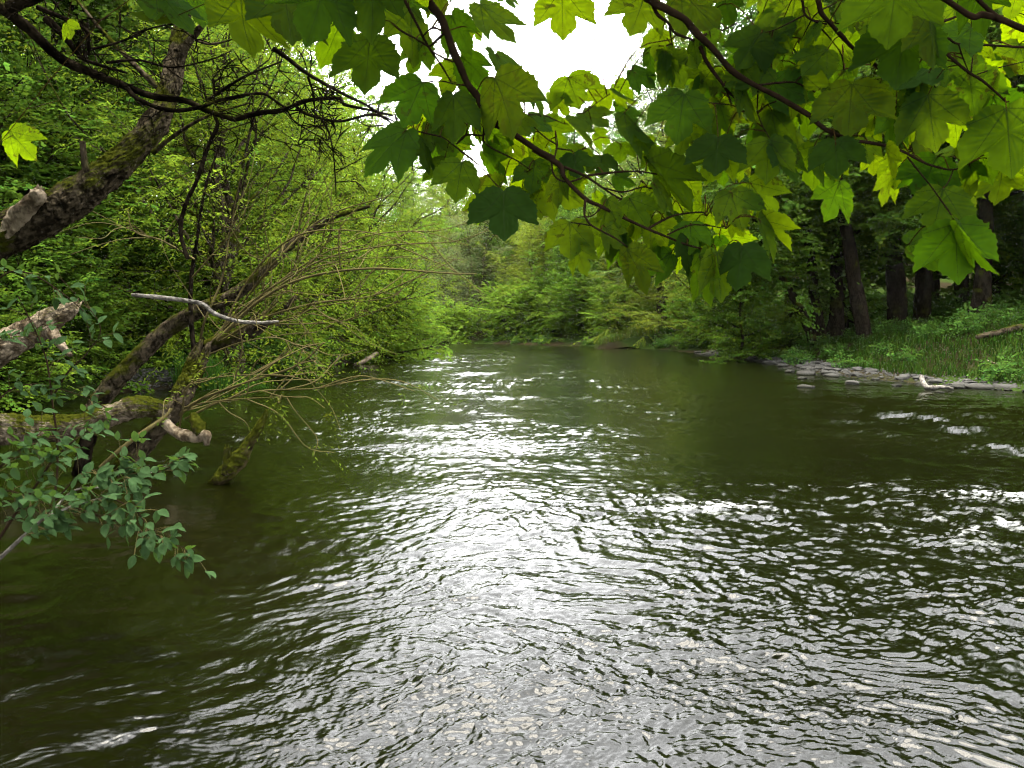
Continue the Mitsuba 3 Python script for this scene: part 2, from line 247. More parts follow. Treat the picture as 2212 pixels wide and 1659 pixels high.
# ------------------------------------------------------------------ foliage builders
def sprays(base, dirs, lens, rng, per, size, aspect, droop, flat, hang, color, jitter=.25, yellow=.5, simple=False):
    """Leafy twigs: (vertices, faces, colours) of small folded leaves set left and right along each twig, roughly in its plane."""
    N = len(base); s = np.clip(np.linspace(0.12, 1, per)[None] + rng.normal(0, .04, (N, per)), 0.05, 1.05)
    side = np.where(np.arange(per) % 2, 1.0, -1.0)[None, :, None] * np.ones((N, 1, 1))
    d = unit(dirs)[:, None]; L = lens[:, None, None]; S = s[..., None]
    lat = unit(np.cross(d, np.array([0, 0, 1.0])) + 1e-6); up = unit(np.cross(lat, d))
    pos = base[:, None] + d * L * S - np.array([0, 0, 1.0]) * droop * L * S**2
    ang = np.radians(rng.uniform(25, 80, (N, per, 1)))
    ld = unit(d * np.cos(ang) + lat * side * np.sin(ang) - np.array([0, 0, 1.0]) * rng.uniform(0, hang, (N, per, 1)) + rng.normal(0, .12, (N, per, 3)))
    nr = up + rng.normal(0, flat, (N, per, 3)); w = unit(np.cross(nr, ld)); nn = np.cross(ld, w)
    sz = size * rng.uniform(.65, 1.25, (N, per, 1)); pet = 0.25 * sz
    p0 = pos + ld * pet; tip = p0 + ld * sz - nn * sz * .18; m = p0 + ld * sz * .42
    a, b = m + w * sz * aspect * .5 - nn * sz * .10, m - w * sz * aspect * .5 - nn * sz * .10
    V = np.stack([p0, a, tip, b], 2).reshape(-1, 3)
    k = np.arange(N * per) * 4
    Fc = np.concatenate([np.stack([k, k + 1, k + 2], 1), np.stack([k, k + 2, k + 3], 1)])
    tone = np.exp(rng.normal(0, jitter, (N, per, 1)) * .7 + rng.normal(0, jitter, (N, 1, 1)))
    hue = rng.uniform(-1, 1, (N, per, 1)) * .5 + rng.normal(0, .5, (N, 1, 1))
    C = 0.50 * np.asarray(color) * tone * (1 + yellow * hue * np.array([0.35, 0.0, -0.3]))
    return V, Fc, np.clip(np.repeat(C.reshape(-1, 3), 4, 0), 0.002, .6)
def dirv(az, el): return np.stack([np.cos(el) * np.cos(az), np.cos(el) * np.sin(az), np.sin(el)], -1)
def grow(seed, h, reach, trunk_r, first, mains, el, profile, lean=(0, 0), stems=1, sec=9, twigs=5, twig_len=.7, bend=.3, wob=.35, spread=.6, dens=1.0, arch=.12, planar=.35):
    """(branch tubes, twig bases, twig directions, twig lengths) of a tree standing at the origin."""
    rng = np.random.default_rng(seed); tubes, B, D, Ls = [], [], [], []
    for s in range(stems):
        az0 = rng.uniform(0, 6.28); off = spread * (stems > 1)
        top = np.array([lean[0] * h + off * h * .35 * math.cos(az0), lean[1] * h + off * h * .35 * math.sin(az0), h * rng.uniform(.85, 1)])
        base = np.array([math.cos(az0), math.sin(az0), 0]) * (trunk_r * 1.6 if stems > 1 else 0) - np.array([0, 0, .4])
        k = np.linspace(0, 1, 7)[:, None]
        pts = base + (top - base) * np.concatenate([k**1.15, k**1.15, k], 1) + rng.normal(0, bend * h * .05, (7, 3)) * np.sin(k * 3.0)
        rr = trunk_r * (1 - k[:, 0])**.8 + .015; rr[0] *= 1.45
        tubes.append(tube(pts, rr, 9, 26, .16, seed))
        tr = curve(pts, 101)
        for m in range(mains):
            t = first + (1 - first) * (m + rng.uniform(.2, .8)) / mains
            p = tr[int(t * 99)]; az = m * 2.4 + az0 + rng.normal(0, .4)
            u = (t - first) / (1 - first); Lm = reach * profile(u) * rng.uniform(.75, 1.2)
            e = math.radians(np.interp(u, [0, 1], el) + rng.normal(0, 8))
            q = np.linspace(0, 1, 6)[:, None]
            mp = p + dirv(az, e) * Lm * q + rng.normal(0, wob * .12 * Lm, (6, 3)) * q + np.array([0, 0, 1.0]) * q**2 * Lm * rng.uniform(arch - .2, arch + .12)
            tubes.append(tube(mp, np.interp(np.linspace(0, 1, 6), [0, 1], [max(.02, trunk_r * .38 * (1 - t) + .02), .008]), 5, 12, cap=False))
            mc = curve(mp, 61); md = unit(np.gradient(mc, axis=0))
            ns = max(3, int(sec * dens * Lm / reach + 2))
            for i in range(ns + 1):
                ts = np.clip((i + rng.uniform(0, .9)) / ns, .12, 1); sp, sd = mc[int(ts * 60)], md[int(ts * 60)]
                lat = unit(unit(np.cross(sd, [0, 0, 1.0])) * (1 if i % 2 else -1) + rng.normal(0, 1 - planar, 3)); lat = unit(lat - sd * (lat @ sd))
                a = math.radians(rng.uniform(30, 75)) * (0 if i == ns else 1)
                dd = unit(sd * math.cos(a) + lat * math.sin(a) + rng.normal(0, .22, 3) + np.array([0, 0, rng.uniform(-.15, .25)]))
                Lsec = (Lm * .42 * (1.15 - ts * .6) + .25) * rng.uniform(.7, 1.2)
                sp2 = np.stack([sp, sp + dd * Lsec * .5 + rng.normal(0, .06, 3) * Lsec, sp + dd * Lsec - np.array([0, 0, .12 * Lsec])])
                tubes.append(tube(sp2, [.013, .009, .004], 3, 5, cap=False))
                sc = curve(sp2, 21)
                nt = max(2, int(twigs * Lsec / 1.1 + 1.5))
                for j in range(nt):
                    tt = (j + rng.uniform(.2, 1)) / nt; tp = sc[int(min(tt, 1) * 20)]
                    lt = unit(np.cross(dd, [0, 0, 1.0])) * (1 if j % 2 else -1)
                    b = math.radians(rng.uniform(15, 70))
                    B.append(tp); D.append(dd * math.cos(b) + lt * math.sin(b) + rng.normal(0, .2, 3)); Ls.append(twig_len * rng.uniform(.6, 1.3))
    return tubes, np.array(B), np.array(D), np.array(Ls), rng
dome = lambda u: (1 - abs(u - .35)**1.6 * 1.25) if u < .35 else max(.12, 1 - ((u - .35) / .65)**1.8)
column = lambda u: .55 + .45 * math.sin(min(u * 1.25, 1) * 3.0) if u < .9 else .3
cone = lambda u: max(.1, 1 - .85 * u)
PROTO = {}
def proto(name, seed, leaf, bark_key, crown=None, **kw):
    tubes, B, D, Ls, rng = grow(seed, **kw)
    Vv, Ff, Cc = sprays(B, D, Ls, rng, **leaf)
    grp = {'type': 'shapegroup', 'trunk': mikit.ply(cat(tubes), bark_key, smooth=True), 'crown': mikit.ply((Vv, Ff), 'crown_leaf', color=Cc)}
    scene['kind_' + name] = grp
    PROTO[name] = len(Ff)
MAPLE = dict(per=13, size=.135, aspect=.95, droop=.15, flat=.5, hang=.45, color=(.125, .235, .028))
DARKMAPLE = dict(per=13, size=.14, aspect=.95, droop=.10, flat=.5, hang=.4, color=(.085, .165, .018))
HAZEL = dict(per=12, size=.10, aspect=.85, droop=.22, flat=.22, hang=.35, color=(.13, .25, .025))
WILLOW = dict(per=22, size=.085, aspect=.30, droop=.35, flat=.6, hang=.9, color=(.21, .32, .025))
ALDER = dict(per=16, size=.075, aspect=.8, droop=.2, flat=.6, hang=.6, color=(.15, .22, .045))
SPRING = dict(per=15, size=.08, aspect=.7, droop=.3, flat=.45, hang=.6, color=(.21, .28, .03))
round_ = lambda u: math.sqrt(max(.06, 1 - (2 * (u - .42))**2 * .8)) if u > .42 else .75 + .25 * u / .42
proto('maple_tall', 11, {**MAPLE, 'per': 15}, 'bark_dark', h=11.5, reach=6.0, trunk_r=.30, first=.14, mains=26, el=(2, 78), profile=round_, sec=10, twigs=6, twig_len=.85, arch=.2, planar=.15)
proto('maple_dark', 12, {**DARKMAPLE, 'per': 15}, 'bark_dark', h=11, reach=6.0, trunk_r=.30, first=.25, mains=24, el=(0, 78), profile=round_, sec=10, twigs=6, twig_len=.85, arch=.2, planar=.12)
proto('spring_tree', 13, {**SPRING, 'size': .095, 'per': 17}, 'bark_lean', h=10.5, reach=5.4, trunk_r=.24, first=.1, mains=26, el=(0, 80), profile=round_, sec=10, twigs=6, twig_len=.85, arch=.2, planar=.1)
proto('alder_tall', 14, {**ALDER, 'size': .095}, 'bark_dark', h=16, reach=4.6, trunk_r=.26, first=.14, mains=34, el=(10, 78), profile=round_, sec=9, twigs=6, twig_len=.8, arch=.25, planar=.1)
proto('willow', 15, WILLOW, 'bark_lean', h=7, reach=4.4, trunk_r=.16, first=.1, mains=18, el=(15, 75), profile=round_, stems=2, sec=9, twigs=5, twig_len=1.0, planar=.1)
proto('hazel', 16, HAZEL, 'bark_dark', h=3.8, reach=2.6, trunk_r=.06, first=.05, mains=11, el=(0, 70), profile=round_, stems=4, sec=8, twigs=6, twig_len=.6, planar=.6)
proto('bank_shrub', 17, {**HAZEL, 'size': .085, 'color': (.18, .31, .03)}, 'bark_dark', h=1.7, reach=1.8, trunk_r=.035, first=.03, mains=9, el=(-8, 70), profile=round_, stems=4, sec=8, twigs=6, twig_len=.5, arch=.0, planar=.5)
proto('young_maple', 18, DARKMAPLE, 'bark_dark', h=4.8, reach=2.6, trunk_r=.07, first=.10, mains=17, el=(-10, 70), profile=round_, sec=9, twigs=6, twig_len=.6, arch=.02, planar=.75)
proto('pale_willow', 19, {**WILLOW, 'color': (.22, .27, .10), 'per': 20}, 'bark_lean', h=6, reach=3.2, trunk_r=.10, first=.05, mains=13, el=(15, 80), profile=round_, stems=3, sec=8, twigs=5, twig_len=.9, planar=.1)  # greyed, paler leaf colour stands in for distant haze
proto('canopy', 20, {**MAPLE, 'per': 15, 'size': .16}, 'bark_dark', h=12.5, reach=6.5, trunk_r=.32, first=.42, mains=24, el=(5, 75), profile=round_, sec=10, twigs=6, twig_len=.9, arch=.2)
tree_rng = np.random.default_rng(77)
def plant(name, kind, x, y, s, label, category, group=None, dz=0.0, rot=None, lean=0.0):
    key = numbered(name)
    rot = tree_rng.uniform(0, 360) if rot is None else rot
    z = float(land(np.array([x]), np.array([y]))[0]) + dz
    m = T().translate([x, y, z]).rotate([0, 0, 1], rot).rotate([1, 0, 0], lean).scale([s, s, s])
    scene[key] = {'type': 'instance', 'group': ref('kind_' + kind), 'to_world': m}
    tag(key, label, category, group)
    return key
# ------------------------------------------------------------------ trees of the left bank
gl = 'leafy trees crowding the left bank slope'
for i, (k, x, y, s) in enumerate([('maple_tall', -15, 17, 1.05), ('maple_tall', -12.5, 24, 1.1), ('maple_tall', -11, 31, 1.1), ('spring_tree', -10.2, 39, 1.15), ('maple_tall', -10.5, 47, 1.0),
                                  ('alder_tall', -19, 24, 1.05), ('spring_tree', -16.5, 32, 1.2), ('alder_tall', -14, 42, 1.0), ('maple_tall', -21, 15, 1.1), ('spring_tree', -24, 22, 1.15),
                                  ('maple_tall', -15, 53, .95), ('spring_tree', -11, 56, .78), ('maple_dark', -18, 12, .9), ('maple_dark', -27, 32, 1.1), ('alder_tall', -23, 42, 1.0), ('maple_tall', -12.5, 9.5, .9),
                                  ('spring_tree', -9.5, 5, .9), ('maple_tall', -11, 1, 1.0)]):
    n = {'maple_tall': 'maple_tree', 'maple_dark': 'maple_tree', 'spring_tree': 'broadleaf_tree', 'alder_tall': 'alder_tree'}[k]
    plant(n, k, x, y, s, 'tall green leafy tree in the dense wood on the left bank slope', 'tree', gl)
for i, (k, x, y, s) in enumerate([('hazel', -10.2, 21, 1.0), ('hazel', -9.0, 25, 1.15), ('hazel', -8.6, 29.5, 1.2), ('hazel', -8.2, 34, 1.1), ('hazel', -12.2, 18.5, 1.2), ('hazel', -13.8, 14.6, 1.1),
                                  ('young_maple', -11.2, 19.8, .9), ('young_maple', -13.5, 20.5, 1.1), ('hazel', -15, 12, 1.0), ('young_maple', -12.5, 12.8, .8), ('hazel', -11.6, 15.6, .6), ('young_maple', -10.4, 17.2, .6), ('hazel', -13, 16.5, .8), ('bank_shrub', -9.8, 18.2, .7), ('hazel', -9.8, 15.6, .68), ('young_maple', -9.7, 16.9, .62), ('young_maple', -10.4, 14.2, .7), ('hazel', -10.2, 12.6, .7), ('bank_shrub', -9.4, 14.6, .7), ('bank_shrub', -11.9, 13.6, .9), ('bank_shrub', -8.5, 20.8, .8), ('hazel', -10.6, 9.5, .85)]):
    plant('understorey_shrub', k, x, y, s, 'bright green understorey shrub below the taller trees of the left bank', 'shrub', 'understorey shrubs on the left bank')
for i, (k, x, y, s, lab) in enumerate([('willow', -7.6, 27, .95, 'thin leaved yellow green willow leaning out over the left waterside'), ('willow', -7.9, 36, 1.0, 'yellow green willow on the left bank halfway up the reach'),
                                       ('willow', -7.4, 21.5, 1.15, 'large yellow green willow behind the bare shoots of the fallen one'), ('willow', -7.0, 31, 1.2, 'yellow green willow on the left bank nearest the middle of the picture'), ('bank_shrub', -5.5, 34, 1.45, 'rounded bright green shrub overhanging the water on the left bank'), ('bank_shrub', -6.3, 43.5, 1.4, 'low green shrub hanging to the water at the far end of the left bank'),
                                       ('hazel', -7.4, 50, 1.1, 'leafy green bush on the last point of the left bank')]):
    plant('willow_tree' if k == 'willow' else 'waterside_shrub', k, x, y, s, lab, 'tree' if k == 'willow' else 'shrub')
for x, y, s in [(4.6, -3.2, 1.0), (-2.6, -5.0, 1.05), (9.5, 1.0, 1.0), (-7.5, -3, 1.1), (2, -10, 1.1)]:
    plant('riverside_sycamore', 'canopy', x, y, s, 'large sycamore behind the viewpoint whose crown shades the near bank', 'tree', 'sycamores behind the viewpoint')
for i, (k, x, y, s) in enumerate([('maple_dark', -30, 22, 1.2), ('maple_tall', -26, 14, 1.2), ('maple_dark', -33, 30, 1.3), ('spring_tree', -20, 38, 1.2), ('maple_tall', -19, 48, 1.1), ('maple_dark', -26, 50, 1.2), ('maple_dark', -14.5, 27.5, 1.0), ('maple_dark', -17, 20, 1.1)]):
    plant('maple_tree' if 'maple' in k else 'broadleaf_tree', k, x, y, s, 'tall green leafy tree in the dense wood on the left bank slope', 'tree', gl)
# ------------------------------------------------------------------ trees of the far bend and the right bank
for i, (k, x, y, s) in enumerate([('spring_tree', 1.6, 63.6, .66), ('maple_tall', 4.8, 60.6, .64), ('spring_tree', 7.8, 57, .7), ('spring_tree', 2.5, 66, .75), ('maple_tall', 6.5, 63, .8), ('spring_tree', 10.5, 58, .9), ('maple_tall', -2.5, 72, .65), ('spring_tree', 8, 70, .95), ('maple_dark', 3.5, 76, .8),
                                  ('alder_tall', 14, 66, .85), ('alder_tall', -9.5, 72, .75), ('spring_tree', -6, 78, .8), ('spring_tree', -8, 82, .6), ('maple_tall', -14, 80, .6), ('spring_tree', -2, 92, .6), ('maple_tall', 2, 84, .7), ('spring_tree', -5, 90, .6), ('maple_tall', -11, 90, .7), ('spring_tree', 9, 64, .7), ('spring_tree', 1, 70, .55), ('maple_tall', 6, 78, .8), ('spring_tree', 0, 80, .6), ('maple_tall', 3, 100, .8), ('spring_tree', -14, 108, .9), ('spring_tree', 12, 74, .9), ('maple_tall', 17, 78, 1), ('alder_tall', 4, 92, .62), ('maple_tall', -8, 100, .65), ('alder_tall', -17, 98, .8), ('maple_tall', 12, 84, .9)]):
    plant('far_tree', k, x, y, s, 'green leafy tree on the wooded slope beyond the bend of the river', 'tree', 'trees beyond the river bend')
for i, (k, x, y, s, lab) in enumerate([('pale_willow', -5.2, 67, .85, 'willow bush at the end of the visible river, haze put into its pale leaf colour'), ('pale_willow', -3.2, 70, 1.15, 'taller willow behind the bend, leaves coloured pale for haze, left of the darker trees'),
                                       ('bank_shrub', 1.8, 61.5, 1.5, 'green shrub drooping to the water in the centre of the far bank'), ('hazel', 4.8, 58.5, 1.0, 'leafy bush on the far bank right of the centre'),
                                       ('bank_shrub', -0.6, 63.8, 1.4, 'green shrub at the left end of the far bank'), ('hazel', 2.8, 61.5, .8, 'leafy bush above the drooping shrub of the far bank'), ('bank_shrub', -5.0, 63.5, 1.3, 'green bush on the far bank where the river turns away'), ('bank_shrub', 4.0, 59.2, 1.3, 'green bush dipping to the water right of the drooping shrub'), ('bank_shrub', 7.2, 55, 1.5, 'low shrub beside the undercut earth bank of the far right side')]):
    plant('hazed_pale_willow_bush' if 'pale' in k else 'far_bank_shrub', k, x, y, s, lab, 'shrub')
gr = 'leafy trees standing along the right bank'
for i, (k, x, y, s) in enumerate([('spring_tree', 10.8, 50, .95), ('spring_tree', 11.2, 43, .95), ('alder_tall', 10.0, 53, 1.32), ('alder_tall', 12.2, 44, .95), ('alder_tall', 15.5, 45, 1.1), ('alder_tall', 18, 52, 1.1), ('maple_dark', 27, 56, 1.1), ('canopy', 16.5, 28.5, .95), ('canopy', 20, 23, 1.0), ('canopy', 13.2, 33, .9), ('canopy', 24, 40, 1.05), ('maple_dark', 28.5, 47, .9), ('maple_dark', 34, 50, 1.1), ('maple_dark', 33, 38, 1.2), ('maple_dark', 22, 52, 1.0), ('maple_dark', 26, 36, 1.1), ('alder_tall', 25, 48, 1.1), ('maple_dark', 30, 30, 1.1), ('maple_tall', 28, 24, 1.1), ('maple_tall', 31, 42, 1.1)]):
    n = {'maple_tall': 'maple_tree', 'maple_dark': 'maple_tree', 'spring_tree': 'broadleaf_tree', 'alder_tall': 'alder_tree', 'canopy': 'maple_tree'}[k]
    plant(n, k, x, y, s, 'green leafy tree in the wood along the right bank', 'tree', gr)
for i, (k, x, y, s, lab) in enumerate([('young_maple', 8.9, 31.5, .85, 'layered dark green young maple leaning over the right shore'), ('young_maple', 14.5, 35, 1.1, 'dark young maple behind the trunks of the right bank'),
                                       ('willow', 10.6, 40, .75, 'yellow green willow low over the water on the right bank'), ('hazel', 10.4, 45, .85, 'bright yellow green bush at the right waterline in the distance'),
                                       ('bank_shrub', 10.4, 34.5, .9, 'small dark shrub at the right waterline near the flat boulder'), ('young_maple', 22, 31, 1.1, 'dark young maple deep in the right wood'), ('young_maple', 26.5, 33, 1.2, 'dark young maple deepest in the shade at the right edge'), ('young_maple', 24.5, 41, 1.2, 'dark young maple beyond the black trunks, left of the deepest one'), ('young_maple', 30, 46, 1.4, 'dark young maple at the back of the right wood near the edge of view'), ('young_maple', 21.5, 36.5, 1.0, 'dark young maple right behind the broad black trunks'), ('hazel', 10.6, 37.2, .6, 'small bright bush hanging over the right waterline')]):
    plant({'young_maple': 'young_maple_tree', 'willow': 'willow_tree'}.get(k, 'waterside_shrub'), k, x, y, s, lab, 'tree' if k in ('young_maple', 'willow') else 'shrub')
def trunk_tree(pts, rad, kind, x, y, s, label, dz=0):
    key = numbered('woodland_tree')
    add(key + '__trunk', tube(pts, rad, 12, 36, .18, len(scene), freq=2.0), 'bark_dark', smooth=True)
    c = scene['kind_' + kind]['crown']
    top = np.asarray(pts[-1]); 
    scene[key + '__crown'] = {**c, 'to_world': T().translate([x, y, float(top[2]) + dz]).rotate([0, 0, 1], len(scene) * 47.0).scale([s, s, s])}
    tag(key, label, 'tree', 'dark trunks standing on the right bank' if label is None else None)
def rb(u, v, d): return P(u, v, d)
for (us, vb, d, w, lab, sc) in [
        (((1690, 600), (1725, 660), (1752, 725)), 725, 32.5, .24, 'dark tree trunk leaning left, foremost of the close pair on the right bank', .9),
        (((1752, 560), (1758, 640), (1772, 722)), 722, 33, .30, 'dark upright trunk just right of the leaning one on the right bank', .9),
        (((1832, 520), (1848, 620), (1868, 728)), 728, 30, .36, 'thick dark trunk standing alone in front of the sunlit grass on the right bank', 1.0),
        (((1930, 540), (1936, 620), (1940, 712)), 712, 33, .5, 'broad black trunk in deep shade right of the sunlit grass', 1.0),
        (((1998, 520), (1995, 620), (1990, 705)), 705, 34, .46, 'second broad black trunk in the shade further right on the bank', 1.0),
        (((2070, 500), (2076, 600), (2078, 695)), 695, 36, .42, 'black trunk in the shade nearest the right edge of the wood', 1.0),
        (((1816, 560), (1817, 620), (1818, 672)), 672, 42.0, .26, 'slender grey trunk catching light far back in the right wood', .9)]:
    pts = [P(u, v, d) for u, v in us]
    pts = pts[::-1]; e = unit(pts[-1] - pts[0]); pts = [pts[0] - np.array([0, 0, .6]), *pts, pts[-1] + e * 4.0]
    w *= .72; trunk_tree(np.array(pts), [w * 1.5, w * 1.15, w, w * .9, w * .6], 'maple_dark', pts[-1][0], pts[-1][1], sc, lab, dz=-6.3)
# ------------------------------------------------------------------ overhanging sycamore branches with every leaf its own part
HALF = np.array([(0, .0), (.05, -.06), (.15, -.10), (.27, -.09), (.37, -.02), (.44, .05), (.515, .09), (.50, .15), (.53, .20), (.59, .27), (.635, .36), (.64, .46), (.635, .56), (.645, .66), (.665, .765),
                 (.56, .705), (.46, .66), (.36, .61), (.265, .565), (.272, .64), (.285, .72), (.255, .81), (.18, .875), (.085, .95), (0, 1.06)])
CEN = np.array([0, .34])
def leaf_mesh(seed, fold, curl, cup, spread, kvar):
    """A five lobed toothed leaf of unit length, base at the origin, tip along +y, face along +z; uv carries the flat position."""
    rng = np.random.default_rng(seed)
    outl = []
    for sgn in (1, -1):
        h = HALF.copy(); h[:, 1] += (rng.normal(0, .02)) * (h[:, 0] > .5); h *= [spread * rng.uniform(.93, 1.07), 1]
        q = curve(h, 88)
        c = unit(q - CEN); tooth = np.abs(((np.linspace(0, 19.5, 88) + rng.uniform(0, 1)) % 1) - .62)
        q = q + c * ((tooth - .3) * .06 * np.clip(np.linspace(0, 8, 88), 0, 1) * np.clip(np.linspace(14, 0, 88), 0, 1) + rng.normal(0, .003, 88))[:, None]
        q[0], q[-1] = [0, 0], [0, 1.04]
        q = q * [sgn, 1]; outl.append(q if sgn > 0 else q[::-1][1:-1])
    o = np.vstack(outl); n = len(o); rings = [0.18, .4, .62, .82, 1.0]
    v = [CEN[None]] + [CEN + (o - CEN) * r for r in rings]; v = np.vstack(v)
    f = [np.stack([np.zeros(n, int), 1 + np.arange(n), 1 + (np.arange(n) + 1) % n], 1)]
    for r in range(len(rings) - 1):
        a = 1 + r * n + np.arange(n); b = 1 + r * n + (np.arange(n) + 1) % n
        f += [np.stack([a, a + n, b + n], 1), np.stack([a, b + n, b], 1)]
    f = np.vstack(f); x, y = v[:, 0], v[:, 1]; ax = np.abs(x)
    z = fold * ax - curl * (y - .1)**2 * np.sign(1) - cup * (x**2) * 1.6
    for dx, dy in ((0, 1), (.62, .78), (.96, .22)):
        l = math.hypot(dx, dy); al = (ax * dx + y * dy) / l; off = np.abs(ax * dy - y * dx) / l
        z -= np.where(al > 0, .022 * np.exp(-(off / .035)**2) * np.clip(1.1 - al, 0, 1), 0)
        z += np.where(al > 0, .006 * np.sin((al - off * .75) * 9 * 6.283) * np.exp(-(off / .25)**2), 0)
    z += .05 * (meshkit.fbm(np.stack([x * 2 + seed, y * 2, 0 * x], 1), 3, 3) - .5) + .02 * np.sin(np.arctan2(y - .34, x) * 7 + seed) * np.clip(np.hypot(x, y - .34) - .35, 0, 1)
    return np.stack([x, y, z], 1), f, np.stack([x + 4 * kvar, y], 1)
TILES = {1: (403.2, 0, 4.8), 2: (864, 0, 4.8), 3: (1324.8, 0, 4.8), 4: (1751, 0, 4.8), 5: (720, 316.8, 4.8), 6: (1152, 316.8, 4.8), 7: (1612.8, 316.8, 4.8), 8: (1751, 259.2, 4.8),
         11: (0, 0, 3), 12: (737.3, 0, 3), 13: (1474.7, 0, 3), 14: (0, 553, 3), 15: (737.3, 553, 3), 16: (1474.7, 553, 3), 0: (0, 0, 1)}
def pic(t, x, y): a, b, k = TILES[t]; return a + x / k, b + y / k
